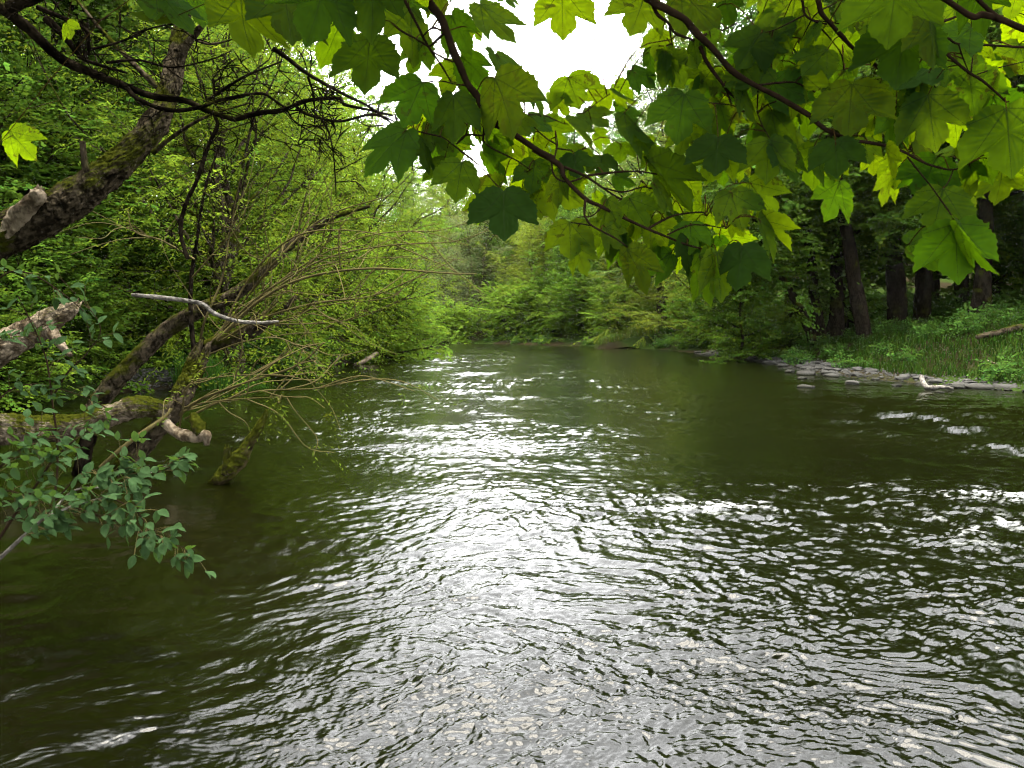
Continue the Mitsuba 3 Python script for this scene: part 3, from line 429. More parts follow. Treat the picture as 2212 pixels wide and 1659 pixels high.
# stems: (branch, tile, points, depth at start and end, radius at start and end)
STEMS = [
    (0, 2, [(100, -420), (290, 0), (420, 180), (490, 350), (560, 550), (620, 680), (700, 870), (790, 980), (860, 1120), (1010, 1270), (1150, 1370), (1400, 1540), (1600, 1650)], 1.55, 1.68, .0085, .0055),
    (0, 6, [(0, 30), (270, 190), (330, 330), (540, 540), (700, 620), (900, 720), (1180, 850), (1400, 940), (1600, 1020), (1960, 1110)], 1.68, 1.66, .0055, .0014),
    (0, 2, [(-40, -250), (50, 0), (190, 280), (300, 490), (430, 680), (530, 850)], 1.7, 1.78, .0035, .0015),
    (0, 2, [(-120, 200), (0, 310), (160, 400), (290, 480)], 1.75, 1.75, .0018, .0022), (0, 2, [(310, 480), (400, 400), (470, 330)], 1.76, 1.62, .002, .003),
    (0, 2, [(330, 530), (430, 590), (550, 640)], 1.76, 1.64, .0018, .002), (0, 2, [(240, 370), (340, 290), (460, 330)], 1.74, 1.63, .0017, .002),
    (0, 2, [(860, 1130), (875, 1300), (860, 1460)], 1.64, 1.7, .003, .0022), (0, 2, [(1080, 1350), (950, 1310), (870, 1400), (690, 1400), (590, 1490)], 1.67, 1.74, .0025, .0017),
    (0, 2, [(590, 1490), (680, 1400), (690, 1290), (590, 1240)], 1.74, 1.7, .0017, .001),
    (0, 2, [(140, 1350), (300, 1390), (450, 1430), (600, 1540), (760, 1659)], 1.76, 1.74, .0016, .0016), (0, 5, [(1310, 40), (1430, 130), (1560, 240), (1650, 350), (1755, 460)], 1.74, 1.6, .0016, .0009),
    (0, 2, [(860, 1460), (960, 1540), (1200, 1659), (1350, 1760)], 1.7, 1.74, .0018, .0012), (0, 2, [(230, 855), (420, 840), (560, 870), (680, 890), (760, 930)], 1.7, 1.64, .0011, .0014),
    (0, 6, [(320, 210), (530, 300), (740, 440), (900, 540), (1080, 565)], 1.69, 1.72, .003, .0018), (0, 6, [(560, 300), (800, 270), (1050, 255), (1250, 280), (1450, 320)], 1.7, 1.74, .0024, .0013),
    (0, 6, [(540, 550), (530, 650), (540, 730), (610, 820), (850, 950), (1000, 1060)], 1.67, 1.6, .0026, .0012), (0, 6, [(700, 640), (600, 720), (480, 730), (380, 780)], 1.67, 1.65, .0016, .001),
    (0, 6, [(610, 820), (500, 800), (380, 785)], 1.63, 1.65, .0012, .001), (0, 6, [(1190, 850), (1350, 760), (1500, 705), (1740, 680), (1800, 720)], 1.67, 1.7, .0024, .0014),
    (0, 6, [(740, 430), (930, 470), (1130, 420), (1240, 440)], 1.7, 1.74, .0018, .0012), (0, 6, [(1390, 915), (1500, 860), (1650, 812), (1820, 820), (2000, 850)], 1.67, 1.68, .0016, .001),
    (0, 6, [(190, 160), (205, 270), (260, 340), (370, 365), (520, 320)], 1.68, 1.69, .0018, .0016), (0, 2, [(1600, 1650), (1630, 1500), (1620, 1390)], 1.68, 1.8, .002, .0012), (0, 2, [(1630, 1540), (1750, 1555), (1880, 1555)], 1.7, 1.8, .0016, .001),
    (0, 2, [(1630, 1500), (1500, 1420), (1330, 1250), (1290, 1160)], 1.7, 1.78, .0016, .001), (0, 2, [(1840, 1180), (1920, 1160), (2050, 1060), (2212, 950)], 1.85, 1.95, .0012, .001), (0, 2, [(1330, 1190), (1500, 1200), (1700, 1280), (1860, 1290)], 1.78, 1.84, .0012, .001),
    (1, 3, [(240, -230), (390, 0), (560, 100), (740, 200), (850, 330), (1000, 470), (1120, 610), (1250, 750), (1480, 890), (1700, 1000), (2040, 1200)], 1.62, 1.62, .0085, .0048),
    (1, 8, [(0, -30), (160, 100), (400, 200), (640, 240), (900, 300), (1150, 430), (1300, 485), (1480, 515), (1650, 450)], 1.62, 1.7, .0045, .0013),
    (1, 8, [(1000, 380), (1120, 530), (1250, 690), (1400, 900), (1510, 1060)], 1.66, 1.6, .0016, .0011), (1, 8, [(1480, 515), (1440, 620), (1390, 700)], 1.69, 1.66, .0012, .0009),
    (1, 3, [(395, 20), (460, 150), (570, 240), (640, 340), (840, 420)], 1.63, 1.66, .0036, .0022), (1, 3, [(580, 250), (600, 400), (620, 490)], 1.65, 1.7, .0018, .0012), (1, 3, [(600, 410), (650, 370), (700, 380)], 1.66, 1.68, .0014, .001),
    (1, 3, [(900, 480), (980, 660), (1140, 880), (1180, 940), (1310, 1050)], 1.64, 1.7, .004, .0022), (1, 3, [(1175, 940), (1200, 1010), (1225, 1080)], 1.69, 1.7, .002, .0015), (1, 3, [(740, 980), (960, 1060), (1220, 1090), (1400, 1170)], 1.65, 1.7, .001, .0013),
    (1, 3, [(1140, 900), (1165, 840), (1190, 810)], 1.68, 1.72, .0016, .001), (1, 3, [(930, 370), (1040, 325), (1140, 310), (1280, 240)], 1.64, 1.7, .0028, .0012), (1, 3, [(1490, 885), (1700, 860), (1880, 855), (2000, 910), (2090, 955)], 1.63, 1.68, .0024, .0012),
    (1, 3, [(1880, 855), (1960, 780), (2010, 740)], 1.66, 1.7, .0015, .001), (1, 3, [(1500, 940), (1495, 1060), (1490, 1165)], 1.63, 1.7, .0014, .0012), (1, 3, [(1690, 1050), (1590, 1090), (1490, 1165)], 1.63, 1.7, .0014, .0012), (1, 3, [(1490, 1165), (1560, 1330), (1640, 1460)], 1.7, 1.66, .0012, .001),
    (2, 4, [(0, -300), (80, 0), (110, 130), (200, 240), (320, 370), (420, 480), (560, 590), (760, 740)], 1.55, 1.6, .0055, .003), (2, 3, [(1930, -200), (1960, 0), (1990, 150), (2090, 220), (2212, 250)], 1.6, 1.62, .003, .0016),
    (2, 3, [(1985, 155), (1780, 260), (1660, 315), (1540, 347)], 1.6, 1.66, .0015, .001), (2, 4, [(60, 250), (160, 350), (250, 460), (320, 570), (345, 720)], 1.62, 1.75, .0013, .001), (2, 4, [(440, 870), (620, 830), (820, 805), (900, 790)], 1.6, 1.58, .0011, .0014), (2, 4, [(30, 210), (200, 230), (540, 290)], 1.62, 1.66, .0012, .001),
    (2, 4, [(90, 120), (20, 190), (-90, 400)], 1.58, 1.7, .0014, .001), (2, 4, [(130, 95), (240, 40), (330, -10)], 1.58, 1.65, .0014, .001),
    (3, 4, [(1050, -350), (1130, 0), (1200, 200), (1270, 270), (1310, 430), (1400, 550), (1640, 750), (1800, 850), (2030, 1060)], 1.5, 1.62, .0062, .0018), (3, 4, [(1270, 265), (1380, 220), (1480, 185), (1660, 100)], 1.52, 1.6, .0032, .0018), (3, 4, [(1310, 360), (1430, 400), (1530, 455), (1800, 465), (2212, 490), (2500, 480)], 1.53, 1.7, .0017, .0024),
    (3, 4, [(1535, 460), (1580, 600), (1640, 745)], 1.58, 1.64, .0014, .001), (3, 4, [(1730, 310), (1690, 450), (1680, 600), (1665, 740)], 1.66, 1.62, .0012, .0014), (3, 4, [(1730, 770), (1920, 710), (2212, 640)], 1.6, 1.7, .0011, .001),
    (4, 4, [(1500, 60), (1790, 150), (1950, 190), (2260, 320), (2600, 420)], 1.0, 1.1, .0032, .0045), (4, 4, [(1640, -250), (1700, -60), (1800, 60), (1960, 200)], 1.02, 1.04, .0022, .003)]
# leaves: branch, tile, base, tip, apparent width 0..1 (minus: turned the other way), depth, lobe spread, face (1 underside towards us, -1 upper side)
LEAVES = [
    (0, 1, 550, -60, 620, 620, .85, 1.6), (0, 1, 1450, -260, 1270, 450, .95, 1.42, 1, -1), (0, 1, 1950, -300, 1900, 430, .8, 1.46, 1, -1), (0, 1, 1010, -120, 1080, 470, .9, 1.62), (0, 1, 1600, 210, 1380, 690, .8, 1.72), (0, 1, 1905, 405, 1840, 960, .92, 1.66),
    (0, 1, 100, -20, 150, 300, .9, 2.1), (0, 1, 740, -90, 760, 190, .8, 2.0), (0, 11, 1010, -70, 1250, 205, .55, 2.0, 1, -1), (0, 11, 1130, 110, 905, -30, .5, 2.0, 1, -1), (0, 11, 60, 850, 215, 1035, .9, 2.0, 1, -1), (0, 11, 430, 150, 480, 260, .8, 2.3),
    (0, 2, 1680, -120, 1690, 408, 1, 1.7), (0, 2, 830, 50, 1168, 465, .55, 1.8), (0, 2, 1090, -110, 1168, 110, .6, 1.8), (0, 2, 100, 90, 130, 690, .65, 1.8), (0, 2, 230, 858, 30, 1312, 1, 1.7), (0, 2, 560, 985, 560, 1480, .85, 1.63), (0, 2, 990, 810, 1250, 1420, .8, 1.58),
    (0, 2, 640, 580, 950, 860, .75, 1.74), (0, 2, 1000, 560, 1310, 1010, .33, 1.72, 1, -1), (0, 2, 1320, 900, 1500, 1190, .4, 1.74, 1, -1), (0, 2, 540, 160, 740, 560, .75, 1.68), (0, 2, 1745, 800, 1860, 1120, 1.1, 1.9, 1.25, -1), (0, 2, 1740, 905, 1640, 1150, .8, 2.0),
    (0, 2, 2140, 930, 2010, 1200, .85, 2.0), (0, 2, 1725, 1255, 2030, 1525, .25, 1.8, 1, -1), (0, 2, 760, 210, 845, 420, .7, 2.0), (0, 2, 620, 680, 440, 985, .9, 1.9), (0, 2, 700, 740, 930, 960, .8, 1.95), (0, 2, 740, 1030, 850, 1480, .55, 1.8), (0, 12, 420, 840, 150, 1135, .6, 1.72, 1, -1),
    (0, 2, 40, -150, 150, 250, .9, 1.85), (0, 2, 330, -150, 480, 160, .9, 1.85), (0, 2, 1330, 1190, 1560, 1390, .6, 1.8), (0, 2, 1180, 1180, 1330, 1440, .8, 1.72), (0, 2, 1900, 1170, 2160, 1340, .6, 1.95), (0, 2, 1560, 960, 1770, 1200, .6, 1.95), (0, 2, 1120, 1390, 1080, 1650, .9, 1.85), (0, 2, 1430, 1400, 1530, 1620, .8, 1.85), (0, 2, 2020, 1380, 2190, 1480, .8, 1.95),
    (0, 5, 935, -70, 970, 288, .5, 1.76), (0, 5, 810, -60, 760, 190, .6, 2.0), (0, 5, 1330, 165, 1265, 575, .95, 1.7), (0, 5, 1085, 0, 1105, 300, .75, 2.0), (0, 5, 1555, 45, 1825, 368, .5, 1.85), (0, 5, 1765, 462, 1775, 1000, 1, 1.6), (0, 5, 2085, 145, 2050, 490, 1, 1.75), (0, 5, 2085, 450, 2130, 760, .75, 1.82), (0, 5, 1240, -40, 1330, 180, .9, 1.9), (0, 5, 1960, 470, 2170, 420, .5, 1.8),
    (0, 6, 375, 785, 390, 1172, 1.05, 1.65), (0, 6, 750, 840, 905, 1062, .8, 1.65), (0, 6, 740, 850, 845, 1190, .75, 1.78), (0, 6, 985, 1060, 1205, 1505, .62, 1.58), (0, 6, 830, 735, 1125, 1120, .3, 1.75), (0, 6, 1000, 540, 1180, 850, 1, 1.7), (0, 6, 1630, 800, 1620, 1112, 1.1, 1.68), (0, 6, 1600, 960, 1600, 1335, .35, 1.68), (0, 6, 1900, 1090, 1925, 1605, .75, 1.6),
    (0, 6, 1740, 1120, 1885, 1640, .5, 1.64), (0, 6, 2170, 1030, 2105, 1490, .95, 1.58), (0, 13, 430, 1185, 605, 1415, .9, 1.7, 1, -1), (0, 13, 312, 1245, 395, 1485, .9, 1.68, 1, -1), (0, 13, 330, 1425, 395, 1535, .8, 1.72, 1, -1), (0, 13, 480, 1415, 712, 1612, .3, 1.66), (0, 13, 492, 1420, 620, 1690, .32, 1.62, 1, -1),
    (0, 6, 420, 80, 470, 352, 1, 1.75), (0, 6, 700, 100, 720, 335, 1, 1.78), (0, 6, 900, -30, 900, 168, 1.3, 1.8, 1.1, -1), (0, 6, 850, 290, 1045, 410, .7, 1.8), (0, 6, 1200, 130, 1650, 680, .4, 1.7), (0, 6, 1050, -90, 1310, 155, .45, 1.8), (0, 6, 1560, 180, 1600, 405, .9, 1.9), (0, 6, 1250, 385, 1500, 690, .3, 1.68, 1, -1), (0, 6, 640, 480, 720, 600, .8, 1.85), (0, 6, 1090, 430, 1190, 590, .8, 1.8), (0, 6, 470, 330, 520, 480, .8, 1.85), (0, 6, 240, 40, 300, 170, .9, 1.9), (0, 6, 1420, 690, 1480, 900, .8, 1.8), (0, 6, 1850, 700, 1960, 900, .7, 1.8), (0, 6, 1930, 930, 1990, 1080, .8, 1.75), (0, 6, 1300, 930, 1340, 1200, .7, 1.8),
    (1, 13, 230, 890, 210, 1150, 1.15, 1.62), (1, 13, 245, 1060, 262, 1205, .9, 1.8), (1, 13, 560, 910, 540, 1188, 1, 1.64), (1, 13, 640, 900, 690, 1200, .55, 1.66), (1, 13, 668, 815, 840, 1022, .22, 1.78, 1, -1), (1, 13, 990, 912, 1000, 1150, 1.15, 1.58), (1, 13, 990, 1050, 985, 1188, .85, 1.8), (1, 13, 1235, 1010, 1235, 1138, 1, 1.9), (1, 13, 1320, 955, 1395, 1162, .28, 1.65), (1, 13, 1180, 900, 1200, 1070, .9, 1.66), (1, 13, 380, 1020, 360, 1180, .7, 1.85),
    (1, 8, 1300, 395, 1110, 835, 1.05, 1.74), (1, 8, 1372, 715, 1262, 1188, 1.05, 1.65), (1, 8, 1512, 1072, 1505, 1672, .95, 1.6), (1, 8, 1522, 1058, 1895, 1622, .2, 1.57, 1, -1), (1, 8, 1650, 450, 1700, 690, .9, 1.74), (1, 8, 1740, 240, 1880, 660, .8, 1.72), (1, 8, 1960, 380, 2030, 790, .9, 1.78), (1, 8, 1990, 480, 2230, 620, .3, 1.7, 1, -1), (1, 8, 1560, 260, 1350, 430, .6, 1.78, 1, -1),
    (1, 3, 330, -50, 180, 365, 1.05, 1.72), (1, 3, 500, 330, 430, 632, .95, 1.72), (1, 3, 540, 510, 560, 738, .7, 1.7), (1, 3, 690, 510, 655, 748, .7, 1.7), (1, 3, 830, 430, 885, 705, .6, 1.68), (1, 3, 900, 600, 700, 880, .95, 1.8), (1, 3, 1080, 765, 1010, 1090, .95, 1.78), (1, 3, 735, 975, 655, 1492, 1, 1.65), (1, 3, 700, -90, 1080, 335, .9, 1.72),
    (1, 3, 1000, 330, 1040, 560, .9, 1.64), (1, 3, 1500, 700, 1400, 935, 1.1, 1.7), (1, 3, 1340, 875, 1490, 1285, .28, 1.68), (1, 3, 1560, 945, 1650, 1285, .9, 1.8), (1, 3, 1880, 700, 1865, 1272, .8, 1.7), (1, 3, 0, 928, 262, 1095, .2, 1.75, 1, -1), (1, 3, 20, 870, 220, 1010, .6, 1.85), (1, 3, 105, 1180, 405, 1530, .33, 1.72), (1, 3, 120, 1120, 240, 1300, .8, 1.9), (1, 3, 200, 1330, 490, 1665, .35, 1.72), (1, 3, 20, 1050, 110, 1180, .7, 1.8), (1, 3, 1270, 760, 1230, 950, .9, 1.72), (1, 3, 1960, 1160, 1930, 1290, .8, 1.8),
    (2, 3, 1530, 345, 1270, 725, 1, 1.65), (2, 3, 1550, 330, 1640, 750, .7, 1.68), (2, 3, 1150, -20, 1250, 262, .9, 1.8), (2, 3, 1600, -160, 1560, 162, 1, 1.8), (2, 3, 1900, -50, 1790, 480, .85, 1.75), (2, 3, 1550, 130, 1560, 352, .8, 1.8), (2, 3, 1628, 548, 1735, 775, .22, 1.75, 1, -1), (2, 3, 1840, 395, 1960, 560, .35, 1.75, 1, -1), (2, 3, 1850, 580, 1990, 782, .22, 1.72, 1, -1), (2, 3, 2105, 240, 1975, 475, .4, 1.62), (2, 3, 1190, 130, 1130, 300, .7, 1.85), (2, 3, 1700, 440, 1760, 640, .8, 1.85), (2, 3, 980, 150, 1100, 340, .8, 1.8),
    (2, 4, 345, 722, 50, 1112, .85, 1.8), (2, 4, 250, 240, 110, 700, .9, 1.85), (2, 4, 345, 560, 460, 800, .8, 1.85), (2, 4, 430, 872, 385, 1432, 1.15, 1.6), (2, 4, 870, 885, 860, 1432, .75, 1.75), (2, 4, 1020, 1140, 950, 1525, .5, 1.8, 1, -1), (2, 4, 1080, 1370, 1265, 1665, .5, 1.8, 1, -1), (2, 4, 1000, 180, 880, 925, 1, 1.5), (2, 4, 900, -260, 800, 490, 1.1, 1.38), (2, 4, 1210, 150, 1280, 705, .45, 1.45), (2, 4, 390, 60, 330, 330, .5, 1.75, 1, -1), (2, 4, 540, 290, 600, 200, .6, 1.7), (2, 4, 660, 1230, 700, 1460, .6, 1.75, 1, -1),
    (3, 4, 1642, 742, 1700, 1205, 1.1, 1.64), (3, 4, 1215, 985, 1280, 1565, .95, 1.65), (3, 4, 1500, 90, 1440, 560, 1, 1.72), (3, 4, 1700, -220, 1860, 345, .65, 1.3), (3, 4, 2110, 140, 2330, 500, .8, 1.75), (3, 4, 2150, -120, 2060, 210, 1, 1.72), (3, 4, 2160, 460, 2050, 800, .85, 1.74), (3, 4, 1700, 640, 2035, 1005, .8, 1.78), (3, 4, 1600, 420, 1530, 745, .8, 1.76), (3, 4, 2030, 1125, 2085, 1830, 1.05, 1.58), (3, 4, 1130, 640, 1060, 960, .9, 1.7), (3, 4, 1380, -160, 1320, 120, .8, 1.6), (3, 4, 2200, 1180, 2320, 1560, .8, 1.65), (3, 4, 1330, 560, 1250, 860, .8, 1.72)]
BRANCH = ['sycamore_branch' if i == 0 else f'sycamore_branch_{i:03d}' for i in range(5)]
stem_nodes = {i: [] for i in range(5)}
for b in range(5):
    ms, tw = [], []
    for i, (bb, t, pts, d0, d1, r0, r1) in enumerate([s for s in STEMS if s[0] == b]):
        n = len(pts); ds = np.linspace(d0, d1, n)
        q = np.array([P(*pic(t, *p), d) for p, d in zip(pts, ds)])
        if i == 0: q = np.vstack([q[0] + unit(q[0] - q[1]) * .7 + np.array([0, -.25, .35]), q[0] + unit(q[0] - q[1]) * .3 + np.array([0, -.05, .06]), q])
        rr = np.linspace(r0, r1, len(q)) * (1 + .12 * np.sin(np.arange(len(q)) * 2.3))
        m = tube(q, rr, 8, 6 * len(q), .14, i, freq=30)
        (ms if i < (2 if b < 2 else 1) else tw).append(m)
        stem_nodes[b].append(curve(q, 8 * len(q)))
    add(BRANCH[b] + '__stem', cat(ms), 'twig_dark', smooth=True)
    for m in tw: add(numbered(BRANCH[b] + '__twig'), m, 'twig_dark', smooth=True)
    stem_nodes[b] = np.vstack(stem_nodes[b])
leaf_rng = np.random.default_rng(5)
SHADED = {(4, 1000, 180), (4, 900, -260), (4, 1210, 150), (4, 430, 872), (2, 990, 810), (2, 560, 985), (2, 640, 580), (2, 540, 160), (1, 1010, -120), (1, 1950, -300), (6, 985, 1060), (6, 2170, 1030), (6, 1600, 960), (6, 420, 80), (6, 700, 100), (13, 230, 890), (13, 990, 912), (3, 1530, 345), (5, 935, -70), (4, 1700, -220), (3, 1150, -20), (2, 330, -150), (3, 700, -90), (6, 1200, 130)}  # leaves that get their shade as a darker colour
for b, n_x, lo, hi in ((0, 30, .3, .95), (1, 30, .1, .95), (2, 16, .1, .9), (3, 16, .1, .9)):      # smaller leaves deeper inside each branch
    for _ in range(n_x):
        nd = stem_nodes[b]; c = nd[leaf_rng.integers(int(len(nd) * lo), int(len(nd) * hi))] + np.array([leaf_rng.normal(.01, .055), leaf_rng.uniform(.03, .16), leaf_rng.normal(-.01, .04)])
        r = c - EYE; d = r[1]; k = d / (FWD @ r); w_ = r / (FWD @ r); uu, vv_ = 1106 + F * w_[0], 829.5 - F * (w_ @ UPV)
        if vv_ > 600 or uu > 2300: continue
        ang = leaf_rng.normal(1.5, .55); ln = leaf_rng.uniform(62, 105)
        LEAVES.append((b, 0, uu, vv_, uu + ln * math.cos(ang), vv_ + ln * math.sin(ang), leaf_rng.uniform(.5, 1), d, 1.0, 1 if leaf_rng.random() < .82 else -1))
for i, L in enumerate(LEAVES):
    b, t, x0, y0, x1, y1, w, d = L[:8]; spread = L[8] if len(L) > 8 else 1.0; face = L[9] if len(L) > 9 else 1
    tilt = leaf_rng.uniform(-.25, .35)                              # tip nearer (+) or farther than the base
    A = P(*pic(t, x0, y0), d); Bq = P(*pic(t, x1, y1), d)
    length = np.linalg.norm(Bq - A); Bq = P(*pic(t, x1, y1), d - tilt * length)
    my = unit(Bq - A); length = np.linalg.norm(Bq - A) / 1.0
    view = unit(EYE - (A + Bq) / 2)
    nx = unit(np.cross(my, view)); nz = np.cross(nx, my)             # nz looks at the camera
    rot = math.acos(min(w, 1.0)) * (1 if leaf_rng.random() < .5 else -1)
    zx = nx * math.cos(rot) + nz * math.sin(rot); zz = np.cross(zx, my)
    if face > 0: zz, zx = -zz, -zx                                   # we look at the underside of most leaves
    fold = leaf_rng.uniform(-.10, .22) if w > .45 else leaf_rng.uniform(.15, .4)
    v, f, uv = leaf_mesh(i, fold, leaf_rng.uniform(-.05, .22), leaf_rng.uniform(-.05, .22), spread * max(1, w), 15 + i % 3 if (t, x0, y0) in SHADED or leaf_rng.random() < .05 else i % 13)
    v = v - np.array([0, 0, np.interp(0, [0], [v[np.argmin(np.hypot(v[:, 0], v[:, 1])), 2]])])
    W = A + (v[:, :1] * zx + v[:, 1:2] * my + v[:, 2:] * zz) * length
    key = numbered(BRANCH[b] + '__leaf')
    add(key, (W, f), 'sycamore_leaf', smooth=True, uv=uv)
    nodes = stem_nodes[b]; c = nodes[np.argmin(np.linalg.norm((nodes - A) * [1, .5, 1], axis=1) + .25 * np.maximum(0, A[2] - nodes[:, 2]))]
    g = np.linalg.norm(c - A)
    if g > .004:
        if g > .16: c = A + (c - A) * 1.0
        mid = (A + c) / 2 + np.array([0, 0, .18 * g]) - my * .06 * g
        add(key + '__petiole', tube([c, mid, A, A + my * .012], [.0013, .0010, .0010, .0008], 5, 10, cap=False), 'petiole_red', smooth=True)
for b, n_up in ((0, 34), (1, 38), (2, 26), (3, 24)):                # unseen leaves of these branches, added overhead to dapple those below with shade
    ms, uvs = [], []
    for i in range(n_up):
        st = stem_nodes[b][0]; c = np.array([np.clip(st[0] + leaf_rng.normal(0, .42), -1.6, 2.0), leaf_rng.uniform(1.35, 2.7), 0]); c[2] = 1.5 + c[1] * .43 + leaf_rng.uniform(.05, .6)
        v, f, uv = leaf_mesh(900 + i + 50 * b, leaf_rng.uniform(-.05, .25), leaf_rng.uniform(0, .25), .1, 1.0, i % 13)
        az = leaf_rng.uniform(0, 6.28); my = unit(np.array([math.cos(az), math.sin(az), -.45])); zz = unit(np.array([leaf_rng.normal(0, .3), leaf_rng.normal(0, .3), 1.0])); zx = unit(np.cross(my, zz)); zz = np.cross(zx, my)
        ms.append((c + (v[:, :1] * zx + v[:, 1:2] * my + v[:, 2:] * zz) * leaf_rng.uniform(.10, .16), f)); uvs.append(uv)
    add(BRANCH[b] + '__added_shade_foliage', cat(ms), 'sycamore_leaf', smooth=True, uv=np.vstack(uvs)); labels[BRANCH[b] + '__added_shade_foliage'] = {'kind': 'stuff'}
for b, lab in enumerate(['long drooping sycamore branch hanging diagonally across the middle of the sky gap', 'sycamore branch right of the sky gap with a leaf hanging lowest at its right end',
                         'sycamore branch with shade put into the colour of some leaves at the top right, second from the right edge', 'sycamore branch at the right edge with a large blotched yellow leaf', 'dark bare sycamore twig crossing the top right corner nearest the viewer']):
    tag(BRANCH[b], lab, 'branch', 'sycamore branches hanging over the water')
# ------------------------------------------------------------------ near left bank: leaning tree, logs, broken trunks, bare branch
def limb(key, pts, rad, bsdf, sides=14, rough=.2, freq=5, n=None, fiss=0, torn=0):
    q = np.array([P(*p) for p in pts]); return add(key, tube(q, rad, sides, n or 10 * len(q), rough, len(scene), freq=freq, fiss=fiss, torn=torn), bsdf, smooth=True)
limb('leaning_tree__trunk', [(-330, 640, 8.6), (-120, 560, 8.6), (0, 508, 8.6), (110, 460, 8.6), (200, 398, 8.7), (270, 340, 8.8), (330, 275, 8.9), (362, 210, 9.0), (380, 130, 9.1), (392, 60, 9.2), (402, -40, 9.3), (420, -220, 9.5)],
     np.array([.27, .245, .22, .195, .175, .152, .13, .112, .10, .088, .075, .045]), 'bark_lean', 96, .22, 5, 440, .034)
for pts, r in [([(385, 120, 9.1), (410, 85, 9.05), (432, 60, 9.0), (470, 10, 8.9)], [.07, .05, .035, .015]), ([(190, 385, 8.6), (183, 350, 8.55), (178, 305, 8.5)], [.045, .036, .03]), ([(330, 330, 8.7), (380, 290, 8.6), (450, 250, 8.5), (540, 222, 8.5)], [.03, .022, .014, .006]),
               ([(360, 205, 9), (300, 150, 9), (262, 110, 9.1), (215, 60, 9.2), (150, -20, 9.3)], [.04, .03, .025, .02, .015]), ([(395, 70, 9.2), (450, 95, 9.1), (520, 80, 9.0)], [.02, .015, .007])]:
    limb(numbered('leaning_tree__limb'), pts, r, 'bark_lean', 9, .15, 8)
limb('leaning_tree__broken_stub', [(20, 500, 8.5), (45, 465, 8.4), (80, 425, 8.3), (88, 410, 8.3)], [.13, .10, .085, .05], 'bark_pale', 22, .4, 9, 60, .012, .09)
tag('leaning_tree', 'thick mossy trunk leaning in from the left edge and curving upward', 'tree')
labels['leaning_tree__broken_stub'] = {'label': 'pale broken stub on the trunk near the left edge'}
limb('bare_branch__stem', [(-160, -90, 4.4), (-60, -25, 4.4), (0, 15, 4.4), (60, 60, 4.4), (110, 110, 4.45), (150, 138, 4.5), (200, 158, 4.5), (260, 182, 4.55), (330, 208, 4.6), (400, 218, 4.6), (450, 240, 4.6), (505, 258, 4.6)], np.linspace(.034, .014, 12), 'bark_dark', 10, .25, 14, 110)
for pts, r0, r1 in [([(505, 258, 4.6), (560, 244, 4.6), (610, 238, 4.6), (660, 218, 4.6), (728, 212, 4.6), (745, 226, 4.6), (790, 236, 4.62), (850, 250, 4.65)], .016, .006), ([(270, 185, 4.55), (300, 215, 4.5), (365, 238, 4.5), (430, 232, 4.55), (480, 215, 4.6), (560, 202, 4.6), (590, 215, 4.6), (620, 236, 4.6)], .014, .006),
                    ([(450, 215, 4.6), (520, 170, 4.55), (560, 152, 4.5), (610, 132, 4.5)], .010, .004), ([(635, 225, 4.6), (660, 245, 4.6), (730, 262, 4.6), (800, 248, 4.6), (850, 262, 4.6), (862, 285, 4.6)], .010, .004), ([(590, 105, 4.4), (620, 125, 4.4), (665, 160, 4.4), (740, 202, 4.5), (800, 232, 4.6), (848, 268, 4.65), (900, 300, 4.7)], .013, .004),
                    ([(665, 165, 4.45), (676, 200, 4.5), (678, 225, 4.6)], .007, .006), ([(100, 40, 4.4), (140, 80, 4.4), (165, 112, 4.45), (190, 132, 4.5), (275, 158, 4.5)], .022, .006), ([(20, 15, 4.35), (80, -5, 4.3), (150, -40, 4.2)], .03, .02), ([(80, 15, 4.35), (180, 60, 4.4), (190, 90, 4.4), (192, 118, 4.5)], .014, .008),
                    ([(192, 108, 4.45), (260, 90, 4.5), (330, 60, 4.5), (420, 45, 4.5)], .008, .003), ([(230, 135, 4.5), (300, 130, 4.5), (370, 145, 4.5), (450, 130, 4.55), (500, 110, 4.6)], .008, .003), ([(672, 235, 4.6), (705, 275, 4.6), (718, 320, 4.6), (724, 380, 4.6), (726, 430, 4.62)], .006, .003), ([(620, 238, 4.6), (640, 265, 4.6), (700, 300, 4.6), (712, 300, 4.6)], .005, .003),
                    ([(463, 250, 4.6), (470, 270, 4.6), (452, 310, 4.6), (440, 345, 4.55), (425, 390, 4.5), (400, 445, 4.5), (390, 500, 4.5), (405, 560, 4.5)], .010, .012), ([(463, 195, 4.6), (460, 170, 4.6), (462, 220, 4.6)], .005, .004), ([(540, 250, 4.6), (560, 290, 4.6), (700, 330, 4.6)], .004, .002)]:
    key = numbered('bare_branch__twig'); limb(key, pts, np.linspace(r0, r1, len(pts)), 'bark_dark', 7, .25, 18)
tw_rng = np.random.default_rng(8); ms = []
for k in [k for k in scene if k.startswith('bare_branch__twig')]:
    vv = meshkit.WRITTEN[scene[k]['filename']][0]
    for _ in range(9):
        p = vv[tw_rng.integers(len(vv))].astype(float); d = unit(np.array([tw_rng.normal(.3, .8), tw_rng.normal(0, .6), tw_rng.normal(.1, .9)])); l = tw_rng.uniform(.05, .24)
        q = np.array([p, p + d * l * .5 + tw_rng.normal(0, .02, 3), p + d * l + tw_rng.normal(0, .04, 3)])
        ms.append(tube(q, [.0035, .003, .0016], 4, 7))
        for _ in range(2):
            d2 = unit(d + tw_rng.normal(0, .7, 3)); ms.append(tube(np.array([q[1], q[1] + d2 * .04, q[1] + d2 * .09 + tw_rng.normal(0, .01, 3)]), [.0028, .0035, .0018], 4, 6))
add('bare_branch__spur', cat(ms), 'bark_dark', smooth=True); labels['bare_branch__spur'] = {'kind': 'stuff'}
tag('bare_branch', 'long nearly leafless dark branch arching in from the top left corner', 'branch')
